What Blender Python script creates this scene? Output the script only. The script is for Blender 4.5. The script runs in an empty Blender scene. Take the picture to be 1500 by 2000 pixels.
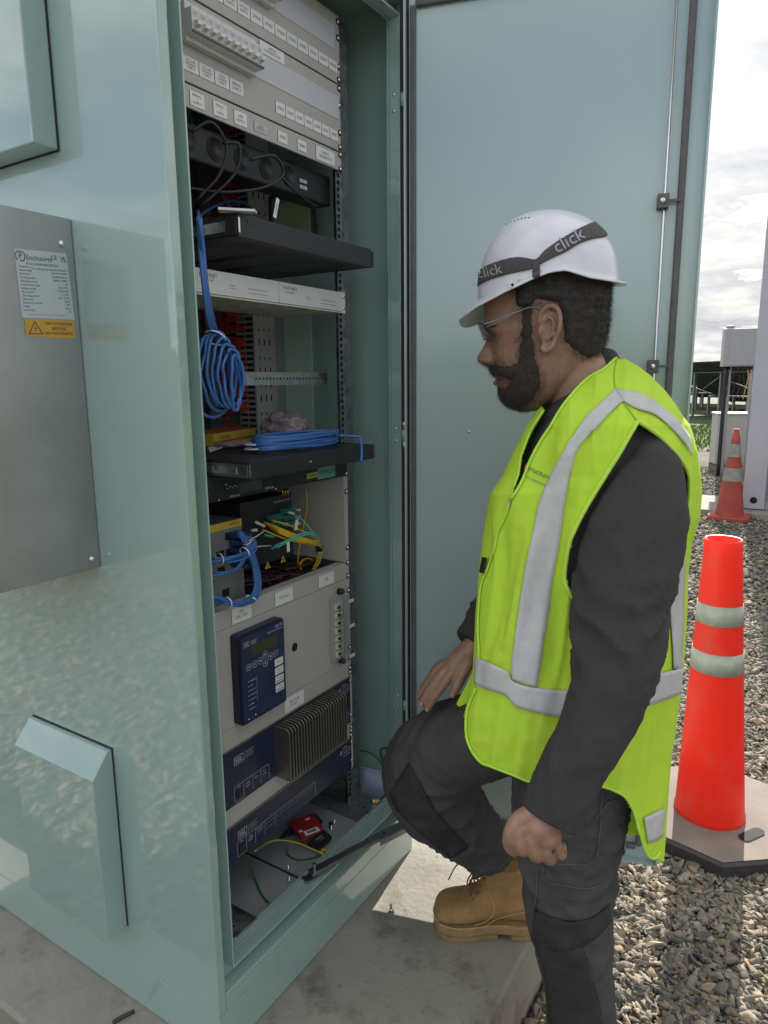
import bpy, bmesh, math, random
import numpy as np
from mathutils import Vector, Matrix, noise
from mathutils.bvhtree import BVHTree
rad = math.radians
random.seed(7); RNG = np.random.RandomState(7)
scene = bpy.context.scene
col = scene.collection

# ------------------------------------------------------------------ camera
F = 1358.0                                   # focal length in photo pixels (photo 1500 x 2000)
CAM = np.array([-.797, -.901, 1.328])
def cam_axes(yaw, pitch, roll):
    f = np.array([math.cos(yaw)*math.cos(pitch), math.sin(yaw)*math.cos(pitch), -math.sin(pitch)])
    r = np.array([math.sin(yaw), -math.cos(yaw), 0.0]); d = np.cross(f, r)
    c, s = math.cos(roll), math.sin(roll)
    return np.array([c*r+s*d, -s*r+c*d, f])
AX = cam_axes(rad(32.471), rad(10.649), rad(.52))   # right, down, forward
cd = bpy.data.cameras.new('camera'); cam = bpy.data.objects.new('camera', cd); col.objects.link(cam)
cd.sensor_fit = 'HORIZONTAL'; cd.sensor_width = 36.0; cd.lens = F/1500*36.0
cd.clip_start = .02; cd.clip_end = 3000
cam.matrix_world = Matrix([[AX[0][i], -AX[1][i], -AX[2][i], CAM[i]] for i in range(3)] + [[0, 0, 0, 1]])
scene.camera = cam

# ------------------------------------------------------------------ world, sun, exposure
SUN_EL, SUN_AZ = rad(28.5), rad(7.0)           # azimuth measured from +x towards +y
w = bpy.data.worlds.new('World'); scene.world = w; w.use_nodes = True
nt = w.node_tree; nt.nodes.clear()
def N(nt, t, **k):
    n = nt.nodes.new(t)
    for a, b in k.items(): setattr(n, a, b)
    return n
out = N(nt, 'ShaderNodeOutputWorld'); bg = N(nt, 'ShaderNodeBackground'); bg.inputs[1].default_value = .11
sky = N(nt, 'ShaderNodeTexSky', sky_type='NISHITA', sun_disc=False)
sky.sun_elevation = SUN_EL; sky.sun_rotation = rad(90)-SUN_AZ
sky.air_density = 1.0; sky.dust_density = 1.2; sky.ozone_density = 1.0
tc = N(nt, 'ShaderNodeTexCoord'); sx = N(nt, 'ShaderNodeSeparateXYZ'); nt.links.new(tc.outputs['Generated'], sx.inputs[0])
def M_(op, a, b=None):
    n = N(nt, 'ShaderNodeMath', operation=op)
    for i, v in enumerate((a, b)):
        if v is None: continue
        if isinstance(v, (int, float)): n.inputs[i].default_value = v
        else: nt.links.new(v, n.inputs[i])
    return n.outputs[0]
zz = M_('ADD', M_('MAXIMUM', sx.outputs[2], 0.0), .13)
cx = N(nt, 'ShaderNodeCombineXYZ'); nt.links.new(M_('DIVIDE', sx.outputs[0], zz), cx.inputs[0]); nt.links.new(M_('DIVIDE', sx.outputs[1], zz), cx.inputs[1])
def wnoise(scale, detail, rough, vec=cx.outputs[0]):
    n = N(nt, 'ShaderNodeTexNoise'); n.inputs['Scale'].default_value = scale; n.inputs['Detail'].default_value = detail; n.inputs['Roughness'].default_value = rough
    nt.links.new(vec, n.inputs['Vector']); return n.outputs['Fac']
def wramp(fac, stops):
    r = N(nt, 'ShaderNodeValToRGB'); nt.links.new(fac, r.inputs[0]); e = r.color_ramp.elements
    e[0].position, e[0].color = stops[0]; e[1].position, e[1].color = stops[-1]
    for p, c in stops[1:-1]:
        q = e.new(p); q.color = c
    return r.outputs['Color']
# broken cloud all round, its sunlit faces brightest opposite the sun
cover = M_('ADD', wnoise(.75, 8, .58), M_('MULTIPLY', sx.outputs[0], .06))
cmask = wramp(cover, [(.36, (0, 0, 0, 1)), (.50, (1, 1, 1, 1))])
shade = wramp(wnoise(1.5, 9, .62), [(.34, (2.8, 2.9, 3.15, 1)), (.50, (4.2, 4.25, 4.3, 1)), (.64, (5.9, 5.7, 5.3, 1))])
mx = N(nt, 'ShaderNodeMixRGB'); nt.links.new(cmask, mx.inputs[0]); nt.links.new(sky.outputs[0], mx.inputs[1]); 
sdir = (math.cos(SUN_EL)*math.cos(SUN_AZ), math.cos(SUN_EL)*math.sin(SUN_AZ), math.sin(SUN_EL))
dt = N(nt, 'ShaderNodeVectorMath', operation='DOT_PRODUCT'); nt.links.new(tc.outputs['Generated'], dt.inputs[0]); dt.inputs[1].default_value = sdir
aur = M_('MULTIPLY', M_('POWER', M_('MAXIMUM', dt.outputs['Value'], 0.0), 26.0), .5)      # bright aureole in the cloud round the sun
gain = M_('ADD', M_('SUBTRACT', 1.25, M_('MULTIPLY', sx.outputs[0], .32)), aur); vm = N(nt, 'ShaderNodeVectorMath', operation='SCALE'); nt.links.new(shade, vm.inputs[0]); nt.links.new(gain, vm.inputs['Scale'])
nt.links.new(vm.outputs[0], mx.inputs[2])
nt.links.new(mx.outputs[0], bg.inputs[0]); nt.links.new(bg.outputs[0], out.inputs[0])
sd = bpy.data.lights.new('sun', 'SUN'); sd.energy = 5.0; sd.angle = rad(.5); sd.color = (1.0, .94, .84)
sun = bpy.data.objects.new('sun', sd); col.objects.link(sun)
sv = Vector((math.cos(SUN_EL)*math.cos(SUN_AZ), math.cos(SUN_EL)*math.sin(SUN_AZ), math.sin(SUN_EL)))
sun.rotation_euler = sv.to_track_quat('Z', 'Y').to_euler()
scene.view_settings.view_transform = 'Standard'; scene.view_settings.look = 'None'
scene.view_settings.exposure = .82; scene.view_settings.gamma = 1.0

# ------------------------------------------------------------------ calibrated points of the place
def ray(u, v): return np.array([(u-750)/F, (v-1000)/F, 1.0]) @ AX
def pX(u, v, c): r = ray(u, v); return CAM + r*(c-CAM[0])/r[0]
def pY(u, v, c): r = ray(u, v); return CAM + r*(c-CAM[1])/r[1]
def pZ(u, v, c): r = ray(u, v); return CAM + r*(c-CAM[2])/r[2]
def pD(u, v, d): return CAM + ray(u, v)*d
def proj(P):
    c = (np.asarray(P, float)-CAM) @ AX.T
    return 750+F*c[..., 0]/c[..., 2], 1000+F*c[..., 1]/c[..., 2]

# ------------------------------------------------------------------ materials
MATS = {}
def mat(name, color, rough=.5, metal=0.0, var=.0, vscale=12.0, bump=0.0, bscale=200.0, coat=0.0, spec=.5, trans=0.0, alpha=1.0, aniso=0.0, rvar=0.0, ior=1.5, detail=6, sss=0.0, tl=0.0, dirt=None):
    if name in MATS: return MATS[name]
    m = bpy.data.materials.new(name); m.use_nodes = True; t = m.node_tree; b = t.nodes['Principled BSDF']
    b.inputs['Base Color'].default_value = (*color, 1); b.inputs['Roughness'].default_value = rough; b.inputs['Metallic'].default_value = metal
    b.inputs['Specular IOR Level'].default_value = spec; b.inputs['IOR'].default_value = ior
    b.inputs['Coat Weight'].default_value = min(1, coat); b.inputs['Coat Roughness'].default_value = {0: .06, 1: .06, 2: .045, 3: .14}[int(coat)]; b.inputs['Coat IOR'].default_value = 1.5 if coat < 2 else (1.85 if coat < 3 else 1.7)
    b.inputs['Transmission Weight'].default_value = trans; b.inputs['Alpha'].default_value = alpha; b.inputs['Anisotropic'].default_value = aniso
    if sss: b.inputs['Subsurface Weight'].default_value = sss; b.inputs['Subsurface Radius'].default_value = (.012, .004, .002); b.inputs['Subsurface Scale'].default_value = .6
    tcn = t.nodes.new('ShaderNodeTexCoord'); src = tcn.outputs['Object']
    if var or rvar:
        n = t.nodes.new('ShaderNodeTexNoise'); n.inputs['Scale'].default_value = vscale; n.inputs['Detail'].default_value = detail; n.inputs['Roughness'].default_value = .62
        t.links.new(src, n.inputs['Vector'])
        if var:
            r = t.nodes.new('ShaderNodeValToRGB'); t.links.new(n.outputs['Fac'], r.inputs[0])
            r.color_ramp.elements[0].position = .3; r.color_ramp.elements[1].position = .7
            r.color_ramp.elements[0].color = (*[c*(1-var) for c in color], 1); r.color_ramp.elements[1].color = (*[min(1, c*(1+var)) for c in color], 1)
            cout = r.outputs[0]
            if dirt:
                n2 = t.nodes.new('ShaderNodeTexNoise'); n2.inputs['Scale'].default_value = dirt[1]; n2.inputs['Detail'].default_value = 9; n2.inputs['Roughness'].default_value = .7
                t.links.new(src, n2.inputs['Vector']); r2 = t.nodes.new('ShaderNodeValToRGB'); t.links.new(n2.outputs['Fac'], r2.inputs[0])
                r2.color_ramp.elements[0].position = dirt[2]; r2.color_ramp.elements[1].position = dirt[3]
                mm = t.nodes.new('ShaderNodeMixRGB'); t.links.new(r2.outputs[0], mm.inputs[0]); t.links.new(cout, mm.inputs[1]); mm.inputs[2].default_value = (*dirt[0], 1)
                cout = mm.outputs[0]
            t.links.new(cout, b.inputs['Base Color'])
        if rvar:
            mr = t.nodes.new('ShaderNodeMapRange'); t.links.new(n.outputs['Fac'], mr.inputs[0]); mr.inputs[1].default_value = .3; mr.inputs[2].default_value = .7
            mr.inputs[3].default_value = max(.02, rough-rvar); mr.inputs[4].default_value = min(1, rough+rvar); t.links.new(mr.outputs[0], b.inputs['Roughness'])
    if bump:
        n = t.nodes.new('ShaderNodeTexNoise'); n.inputs['Scale'].default_value = bscale; n.inputs['Detail'].default_value = 5; t.links.new(src, n.inputs['Vector'])
        bn = t.nodes.new('ShaderNodeBump'); bn.inputs['Strength'].default_value = 1.0; bn.inputs['Distance'].default_value = bump; t.links.new(n.outputs['Fac'], bn.inputs['Height']); t.links.new(bn.outputs[0], b.inputs['Normal'])
    if tl:
        ts = t.nodes.new('ShaderNodeBsdfTranslucent'); ts.inputs[0].default_value = (*color, 1); ms = t.nodes.new('ShaderNodeMixShader'); ms.inputs[0].default_value = tl
        o = t.nodes['Material Output']; t.links.new(b.outputs[0], ms.inputs[1]); t.links.new(ts.outputs[0], ms.inputs[2]); t.links.new(ms.outputs[0], o.inputs[0])
    MATS[name] = m; return m
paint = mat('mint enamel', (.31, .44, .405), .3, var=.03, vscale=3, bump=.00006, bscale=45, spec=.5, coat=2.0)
gaskm = mat('glare-paled gasket', (.13, .122, .125), .7, var=.2, vscale=30)  # dark brown seal, with lens glare lightened into its colour; rod guides too
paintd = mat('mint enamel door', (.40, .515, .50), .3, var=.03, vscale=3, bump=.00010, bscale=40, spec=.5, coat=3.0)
steel = mat('brushed stainless', (.45, .45, .45), .38, 1.0, var=.12, vscale=5, bump=.00006, bscale=300, rvar=.08)
zinc = mat('zinc plate', (.42, .44, .46), .38, 1.0, var=.2, vscale=60, rvar=.12)
chrome = mat('bright screw', (.75, .76, .78), .22, 1.0)
black = mat('black powder coat', (.022, .023, .026), .42, var=.2, vscale=20, bump=.00004, bscale=700)
blackp = mat('black plastic', (.018, .018, .02), .45)
rubber = mat('black rubber', (.045, .038, .038), .6, var=.25, vscale=30)
greyp = mat('light grey panel', (.47, .45, .42), .42, var=.02, vscale=10, bump=.00003, bscale=800)
greyp2 = mat('pale grey cover', (.53, .53, .55), .35, var=.02, vscale=10)
white = mat('white plastic', (.74, .74, .72), .35, var=.02, vscale=30)
labelw = mat('white engraved label', (.78, .78, .76), .4)
ink = mat('black ink', (.05, .05, .055), .6)
redink = mat('red ink', (.6, .04, .03), .5)
whiteink = mat('white ink', (.6, .62, .66), .5)
navy = mat('navy panel', (.016, .024, .062), .34, var=.08, vscale=25, bump=.00003, bscale=600)
alu = mat('anodised aluminium', (.34, .32, .28), .4, 1.0, var=.1, vscale=40)
bluec = mat('blue cable jacket', (.045, .15, .42), .38)
redc = mat('red wire', (.78, .06, .06), .42)
yelc = mat('yellow fibre jacket', (.75, .45, .02), .4)
aqua = mat('aqua fibre jacket', (.10, .62, .48), .4)
greenc = mat('green earth wire', (.02, .13, .04), .42)
gywire = mat('yellow earth wire', (.55, .5, .04), .42)
beige = mat('beige terminal', (.62, .58, .46), .5)
trunkg = mat('grey trunking', (.45, .45, .43), .5, var=.04)
dark = mat('dark void', (.008, .008, .01), .8)
yellow = mat('yellow vinyl', (.72, .52, .04), .45)
orange = mat('amber vinyl', (.62, .34, .05), .45, var=.05)
glass = mat('clear polycarbonate', (.95, .97, .97), .05, trans=1.0, ior=1.3)
concrete = mat('concrete', (.285, .27, .23), .85, var=.15, vscale=3.5, bump=.0022, bscale=70, dirt=((.15, .125, .10), 6, .53, .70), detail=14)

# ------------------------------------------------------------------ mesh builder
class MB:
    def __init__(s): s.v = []; s.f = []; s.mi = []; s.sm = []
    def add(s, vs, fs, m=0, smooth=False):
        o = len(s.v); s.v.extend([tuple(float(c) for c in p) for p in vs])
        for f in fs: s.f.append([i+o for i in f]); s.mi.append(m); s.sm.append(smooth)
    def box(s, x0, x1, y0, y1, z0, z1, m=0):
        vs = [(x, y, z) for x in (x0, x1) for y in (y0, y1) for z in (z0, z1)]
        s.add(vs, [(0, 1, 3, 2), (4, 6, 7, 5), (0, 4, 5, 1), (2, 3, 7, 6), (0, 2, 6, 4), (1, 5, 7, 3)], m)
    def obox(s, c, ax, ay, az, m=0):                      # oriented box: centre and three half vectors
        c, ax, ay, az = map(np.asarray, (c, ax, ay, az))
        vs = [c+i*ax+j*ay+k*az for i in (-1, 1) for j in (-1, 1) for k in (-1, 1)]
        s.add(vs, [(0, 1, 3, 2), (4, 6, 7, 5), (0, 4, 5, 1), (2, 3, 7, 6), (0, 2, 6, 4), (1, 5, 7, 3)], m)
    def prism(s, pts, d, m=0):                            # planar polygon pushed along d
        n = len(pts); d = np.asarray(d, float); a = [np.asarray(p, float) for p in pts]
        s.add(a+[p+d for p in a], [list(range(n))[::-1], list(range(n, 2*n))]+[(i, (i+1) % n, n+(i+1) % n, n+i) for i in range(n)], m)
    def ring(s, rings, m=0, closed=False, cap=True, smooth=True):
        n = len(rings[0]); o = []; fs = []
        for r in rings: o.extend(r)
        k = len(rings)
        for i in range(k if closed else k-1):
            for j in range(n): fs.append((i*n+j, i*n+(j+1) % n, ((i+1) % k)*n+(j+1) % n, ((i+1) % k)*n+j))
        if cap and not closed: fs.append(list(range(n))[::-1]); fs.append([(k-1)*n+j for j in range(n)])
        s.add(o, fs, m, smooth)
    def tube(s, pts, r, m=0, n=8, closed=False, sub=6, smoothpath=True):
        P = np.array(pts, float)
        if smoothpath and len(P) > 2: P = crom(P, sub, closed)
        R = np.interp(np.linspace(0, 1, len(P)), np.linspace(0, 1, len(r)), r) if hasattr(r, '__len__') else np.full(len(P), r)
        T = np.roll(P, -1, 0)-np.roll(P, 1, 0)
        if not closed: T[0] = P[1]-P[0]; T[-1] = P[-1]-P[-2]
        T /= np.maximum(1e-9, np.linalg.norm(T, axis=1))[:, None]
        up = np.array([0, 0, 1.0]) if abs(T[0][2]) < .9 else np.array([1.0, 0, 0])
        rings = []
        for i in range(len(P)):
            a = up-T[i]*(up@T[i]); a /= np.linalg.norm(a); up = a; b = np.cross(T[i], a)
            rings.append([P[i]+R[i]*(a*math.cos(q)+b*math.sin(q)) for q in np.arange(n)*2*math.pi/n])
        s.ring(rings, m, closed)
    def lathe(s, c, prof, m=0, n=24, axis=(0, 0, 1), x=None, smooth=True, cap=True):
        ax = np.asarray(axis, float); ax = ax/np.linalg.norm(ax)
        a = np.cross(ax, (0, 0, 1.0) if abs(ax[2]) < .9 else (1.0, 0, 0)); a /= np.linalg.norm(a); b = np.cross(ax, a); c = np.asarray(c, float)
        s.ring([[c+ax*h+r*(a*math.cos(q)+b*math.sin(q)) for q in np.arange(n)*2*math.pi/n] for r, h in prof], m, False, cap, smooth)
    def ball(s, c, r, m=0, n=12, k=7, scale=(1, 1, 1)):
        c = np.asarray(c, float); rings = []
        for i in range(1, k): t = math.pi*i/k; rings.append([c+r*np.array([math.sin(t)*math.cos(q)*scale[0], math.sin(t)*math.sin(q)*scale[1], -math.cos(t)*scale[2]]) for q in np.arange(n)*2*math.pi/n])
        s.ring(rings, m)
    def text(s, txt, c, xd, yd, h, m=0, align='CENTER', maxw=None):
        vs, fs = glyphs(txt, align); xd = np.asarray(xd, float); yd = np.asarray(yd, float); c = np.asarray(c, float)
        k = h
        wd = (vs[:, 0].max()-vs[:, 0].min())*h if len(vs) else 0
        kx = min(1, maxw/wd) if maxw and wd > 0 else 1
        s.add([c+xd*p[0]*k*kx+yd*p[1]*k for p in vs], fs, m)
    def build(s, name, mats, parent=None, bevel=0, smooth=False):
        me = bpy.data.meshes.new(name); me.from_pydata(s.v, [], s.f)
        if not isinstance(mats, (list, tuple)): mats = [mats]
        for q in mats: me.materials.append(q)
        me.polygons.foreach_set('material_index', s.mi); me.polygons.foreach_set('use_smooth', [bool(a or smooth) for a in s.sm])
        bm = bmesh.new(); bm.from_mesh(me); bmesh.ops.recalc_face_normals(bm, faces=bm.faces); bm.to_mesh(me); bm.free()
        me.update(); o = bpy.data.objects.new(name, me); col.objects.link(o)
        if parent is not None: o.parent = parent; o.matrix_parent_inverse = Matrix.Translation(-Vector(world_loc(parent)))
        if bevel:
            b = o.modifiers.new('bevel', 'BEVEL'); b.width = bevel; b.segments = 2; b.limit_method = 'ANGLE'; b.angle_limit = rad(40)
        return o
def world_loc(o): return o.location if o.type == 'EMPTY' else (0, 0, 0)
def crom(P, sub, closed=False):
    n = len(P); Q = []
    for i in range(n if closed else n-1):
        p0, p1, p2, p3 = (P[(i-1) % n] if closed or i > 0 else 2*P[0]-P[1]), P[i], P[(i+1) % n], (P[(i+2) % n] if closed or i < n-2 else 2*P[-1]-P[-2])
        for k in range(sub):
            t = k/sub; Q.append(.5*((2*p1)+(-p0+p2)*t+(2*p0-5*p1+4*p2-p3)*t*t+(-p0+3*p1-3*p2+p3)*t**3))
    if not closed: Q.append(P[-1])
    return np.array(Q)
_G = {}
def glyphs(txt, align='CENTER'):
    if (txt, align) in _G: return _G[(txt, align)]
    c = bpy.data.curves.new('t', 'FONT'); c.body = txt; c.align_x = align; c.align_y = 'CENTER'; c.size = 1; c.resolution_u = 2
    o = bpy.data.objects.new('t', c); me = o.to_mesh()
    vs = np.array([v.co[:] for v in me.vertices]) if len(me.vertices) else np.zeros((0, 3)); fs = [list(p.vertices) for p in me.polygons]
    o.to_mesh_clear(); bpy.data.objects.remove(o); bpy.data.curves.remove(c)
    _G[(txt, align)] = (vs, fs); return vs, fs
def thing(name, loc, label, cat, group=None):
    o = bpy.data.objects.new(name, None); col.objects.link(o); o.location = loc; o.empty_display_size = .1
    o['label'] = label; o['category'] = cat
    if group: o['group'] = group
    return o
def tag(o, label, cat, group=None):
    o['label'] = label; o['category'] = cat
    if group: o['group'] = group
    return o
def struct(o): o['kind'] = 'structure'; return o
Xd, Yd, Zd = np.eye(3)
# ================================================================== the setting
GZ = -.19                                    # gravel level; the slab top is z = 0
def ground_mat():
    m = bpy.data.materials.new('gravel ground'); m.use_nodes = True; t = m.node_tree; b = t.nodes['Principled BSDF']; b.inputs['Roughness'].default_value = .9
    tcn = t.nodes.new('ShaderNodeTexCoord')
    v = t.nodes.new('ShaderNodeTexVoronoi'); v.inputs['Scale'].default_value = 26; v.inputs['Randomness'].default_value = 1; t.links.new(tcn.outputs['Object'], v.inputs['Vector'])
    v2 = t.nodes.new('ShaderNodeTexVoronoi'); v2.inputs['Scale'].default_value = 60; t.links.new(tcn.outputs['Object'], v2.inputs['Vector'])
    sp = t.nodes.new('ShaderNodeSeparateXYZ'); t.links.new(v.outputs['Color'], sp.inputs[0])
    r = t.nodes.new('ShaderNodeValToRGB'); t.links.new(sp.outputs[0], r.inputs[0])
    e = r.color_ramp.elements; e[0].color = (.11, .105, .095, 1); e[1].color = (.33, .29, .23, 1); q = e.new(.5); q.color = (.20, .19, .17, 1)
    n = t.nodes.new('ShaderNodeTexNoise'); n.inputs['Scale'].default_value = .9; n.inputs['Detail'].default_value = 6; t.links.new(tcn.outputs['Object'], n.inputs['Vector'])
    mm = t.nodes.new('ShaderNodeMixRGB'); mm.blend_type = 'MULTIPLY'; mm.inputs[0].default_value = .5; t.links.new(r.outputs[0], mm.inputs[1]); t.links.new(n.outputs['Fac'], mm.inputs[2]); t.links.new(mm.outputs[0], b.inputs['Base Color'])
    ad = t.nodes.new('ShaderNodeMath'); ad.operation = 'ADD'; t.links.new(v.outputs['Distance'], ad.inputs[0]); t.links.new(v2.outputs['Distance'], ad.inputs[1])
    bn = t.nodes.new('ShaderNodeBump'); bn.invert = True; bn.inputs['Distance'].default_value = .02; t.links.new(ad.outputs[0], bn.inputs['Height']); t.links.new(bn.outputs[0], b.inputs['Normal'])
    return m
gm = ground_mat()
b = MB(); S = 900
b.add([(-S, -S, GZ-.012), (S, -S, GZ-.012), (S, S, GZ-.012), (-S, S, GZ-.012)], [(0, 1, 2, 3)]); struct(b.build('ground', gm))
# concrete slab with a chamfered arris and a saw cut
def slab():
    x0, x1, y0, y1, c = -.16, 1.75, -.412, 2.2, .008
    b = MB()
    lo = [(x0, y0), (x1, y0), (x1, y1), (x0, y1)]; hi = [(x0+c, y0+c), (x1-c, y0+c), (x1-c, y1-c), (x0+c, y1-c)]
    b.ring([[(x, y, GZ-.1) for x, y in lo], [(x, y, -c) for x, y in lo], [(x, y, 0) for x, y in hi]], 0, smooth=False)
    return b.build('concrete_slab', concrete)
struct(slab())

def stones(name, region, n, smin, smax, seed, sub=1):
    rs = np.random.RandomState(seed)
    ico = bmesh.new(); bmesh.ops.create_icosphere(ico, subdivisions=sub, radius=1.0)
    bv = np.array([v.co[:] for v in ico.verts]); bf = np.array([[v.index for v in f.verts] for f in ico.faces]); ico.free()
    kinds = []
    for k in range(40):
        q = bv.copy()
        for _ in range(5 if sub == 1 else 9):                                   # chop flat facets off the pebble: crushed rock
            d = rs.normal(size=3); d /= np.linalg.norm(d); h = rs.uniform(.30, .66); e = q @ d; over = np.maximum(0, e-h); q = q-over[:, None]*d
        q *= 1+rs.uniform(-.1, .1, (len(q), 1))*(1 if sub == 1 else .25); kinds.append(q*rs.uniform([.85, .5, .30], [1.6, .95, .62]))
    P = region(rs, n); V = np.zeros((len(P)*len(bv), 3), np.float32); Fs = np.zeros((len(P)*len(bf), 3), np.int32); mi = np.zeros(len(P)*len(bf), np.int32)
    for i, (x, y) in enumerate(P):
        s = smin+(smax-smin)*rs.beta(1.6, 3.2); a, bb, cc = rs.uniform(0, 2*math.pi), rs.normal(0, .45), rs.normal(0, .45)
        Rz = np.array([[math.cos(a), -math.sin(a), 0], [math.sin(a), math.cos(a), 0], [0, 0, 1]]); Rx = np.array([[1, 0, 0], [0, math.cos(bb), -math.sin(bb)], [0, math.sin(bb), math.cos(bb)]]); Ry = np.array([[math.cos(cc), 0, math.sin(cc)], [0, 1, 0], [-math.sin(cc), 0, math.cos(cc)]])
        V[i*len(bv):(i+1)*len(bv)] = (kinds[rs.randint(40)]*s) @ (Rz@Rx@Ry).T + np.array([x, y, GZ-.006+s*.22+rs.uniform(-.006, .008)])
        Fs[i*len(bf):(i+1)*len(bf)] = bf+i*len(bv); mi[i*len(bf):(i+1)*len(bf)] = rs.choice(5, p=[.3, .28, .2, .14, .08])
    me = bpy.data.meshes.new(name); me.vertices.add(len(V)); me.vertices.foreach_set('co', V.ravel()); me.loops.add(Fs.size); me.loops.foreach_set('vertex_index', Fs.ravel())
    me.polygons.add(len(Fs)); me.polygons.foreach_set('loop_start', np.arange(0, Fs.size, 3)); me.polygons.foreach_set('loop_total', np.full(len(Fs), 3))
    for c in [(.235, .205, .155), (.165, .155, .13), (.33, .285, .21), (.11, .105, .095), (.28, .205, .14)]:
        me.materials.append(mat('stone %d' % len(MATS), c, .85, var=.22, vscale=60, bump=.0012, bscale=260))
    me.polygons.foreach_set('material_index', mi); me.update(calc_edges=True); me.validate()
    o = bpy.data.objects.new(name, me); col.objects.link(o); return o
def inslab(x, y): return -.17 < x < 1.76 and -.422 < y < 2.21
def reg_near(rs, n):
    out_ = []
    while len(out_) < n:
        x, y = rs.uniform(.05, 4.2), rs.uniform(-1.75, -.40)
        u, v = proj([x, y, GZ])
        if inslab(x, y) or not (-40 < 1540-u and u > 880 and v < 2150): continue
        if rs.rand() > 1.0/(1+max(0, x-1.4)*.5): continue
        out_.append((x, y))
    return out_
def reg_mid(rs, n):
    out_ = []
    while len(out_) < n:
        x, y = rs.uniform(2.8, 12.5), rs.uniform(-3.4, 1.6)
        u, v = proj([x, y, GZ])
        if u < 1240 or u > 1530 or rs.rand() > 3.2/x or inslab(x, y): continue
        out_.append((x, y))
    return out_
def reg_side(rs, n):                                       # beside the cabinet; its enamel mirrors them
    out_ = []
    while len(out_) < n:
        x, y = rs.uniform(-3.6, -.1), rs.uniform(.2, 5.0)
        if inslab(x, y): continue
        out_.append((x, y))
    return out_
g = tag(stones('gravel', reg_near, 19000, .007, .032, 3, 2), 'loose crushed grey rock around the slab', 'gravel'); g['kind'] = 'stuff'
g = tag(stones('gravel_fines', reg_near, 16000, .003, .009, 8), 'small chips and fines lying between the larger crushed rock', 'gravel'); g['kind'] = 'stuff'
g = tag(stones('gravel', reg_mid, 9000, .014, .035, 4), 'crushed rock farther off towards the container', 'gravel'); g['kind'] = 'stuff'
g = tag(stones('gravel', reg_side, 9000, .016, .036, 5), 'crushed rock beside the cabinet, mirrored in its enamel', 'gravel'); g['kind'] = 'stuff'

# grass beyond the gravel, hills on the horizon
gr = mat('grass sward', (.055, .085, .02), .9, var=.45, vscale=1.4, detail=10)
b = MB(); b.add([(15.5, -12, GZ-.004), (90, -60, GZ-.004), (90, 90, GZ-.004), (15.0, 40, GZ-.004)], [(0, 1, 2, 3)]); struct(b.build('grass_field', gr))
rs = np.random.RandomState(11); vs = []; fs = []
for i in range(5200):
    x = rs.uniform(15.3, 24); y = rs.uniform(-1.0, 5.0); u, v = proj([x, y, GZ])
    if not 1320 < u < 1500: continue
    h = rs.uniform(.05, .16); a = rs.uniform(0, 6.3); dx, dy = math.cos(a)*.02, math.sin(a)*.02; k = len(vs); l = rs.normal(0, .04, 2)
    vs += [(x-dx, y-dy, GZ), (x+dx, y+dy, GZ), (x+l[0], y+l[1], GZ+h)]; fs.append((k, k+1, k+2))
b = MB(); b.add(vs, fs); o = tag(b.build('grass', mat('grass blade', (.13, .2, .03), .7, var=.3, vscale=2)), 'rough green grass beyond the gravel', 'grass'); o['kind'] = 'stuff'
def hills():
    b = MB(); vs = []; fs = []; n = 60
    for i in range(n):
        a = rad(-75)+rad(150)*i/(n-1); hh = 13+9*noise.noise(Vector((i*.19, 0, 3)))+4*noise.noise(Vector((i*.7, 2, 0)))
        vs += [(620*math.cos(a), 620*math.sin(a), -3), (640*math.cos(a), 640*math.sin(a), max(3, hh)), (760*math.cos(a), 760*math.sin(a), -3)]
    for i in range(n-1):
        for j in range(2): fs.append((i*3+j, i*3+3+j, i*3+4+j, i*3+1+j))
    b.add(vs, fs, 0, True); return b.build('hills', mat('far hillside', (.23, .27, .33), 1, var=.15, vscale=.02))
struct(hills())
def trees_behind():                                        # wooded rise behind the photographer, seen mirrored in the enamel
    b = MB(); vs = []; fs = []; n = 90
    for i in range(n):
        a = rad(110)+rad(200)*i/(n-1); hh = 9+5*noise.noise(Vector((i*.31, 5, 3)))+2*noise.noise(Vector((i*1.3, 2, 0)))
        vs += [(150*math.cos(a), 150*math.sin(a), -1), (160*math.cos(a), 160*math.sin(a), hh), (190*math.cos(a), 190*math.sin(a), -1)]
    for i in range(n-1):
        for j in range(2): fs.append((i*3+j, i*3+3+j, i*3+4+j, i*3+1+j))
    b.add(vs, fs, 0, True); return b.build('hills', mat('wooded rise', (.07, .10, .055), 1, var=.5, vscale=.3))
struct(trees_behind())

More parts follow.
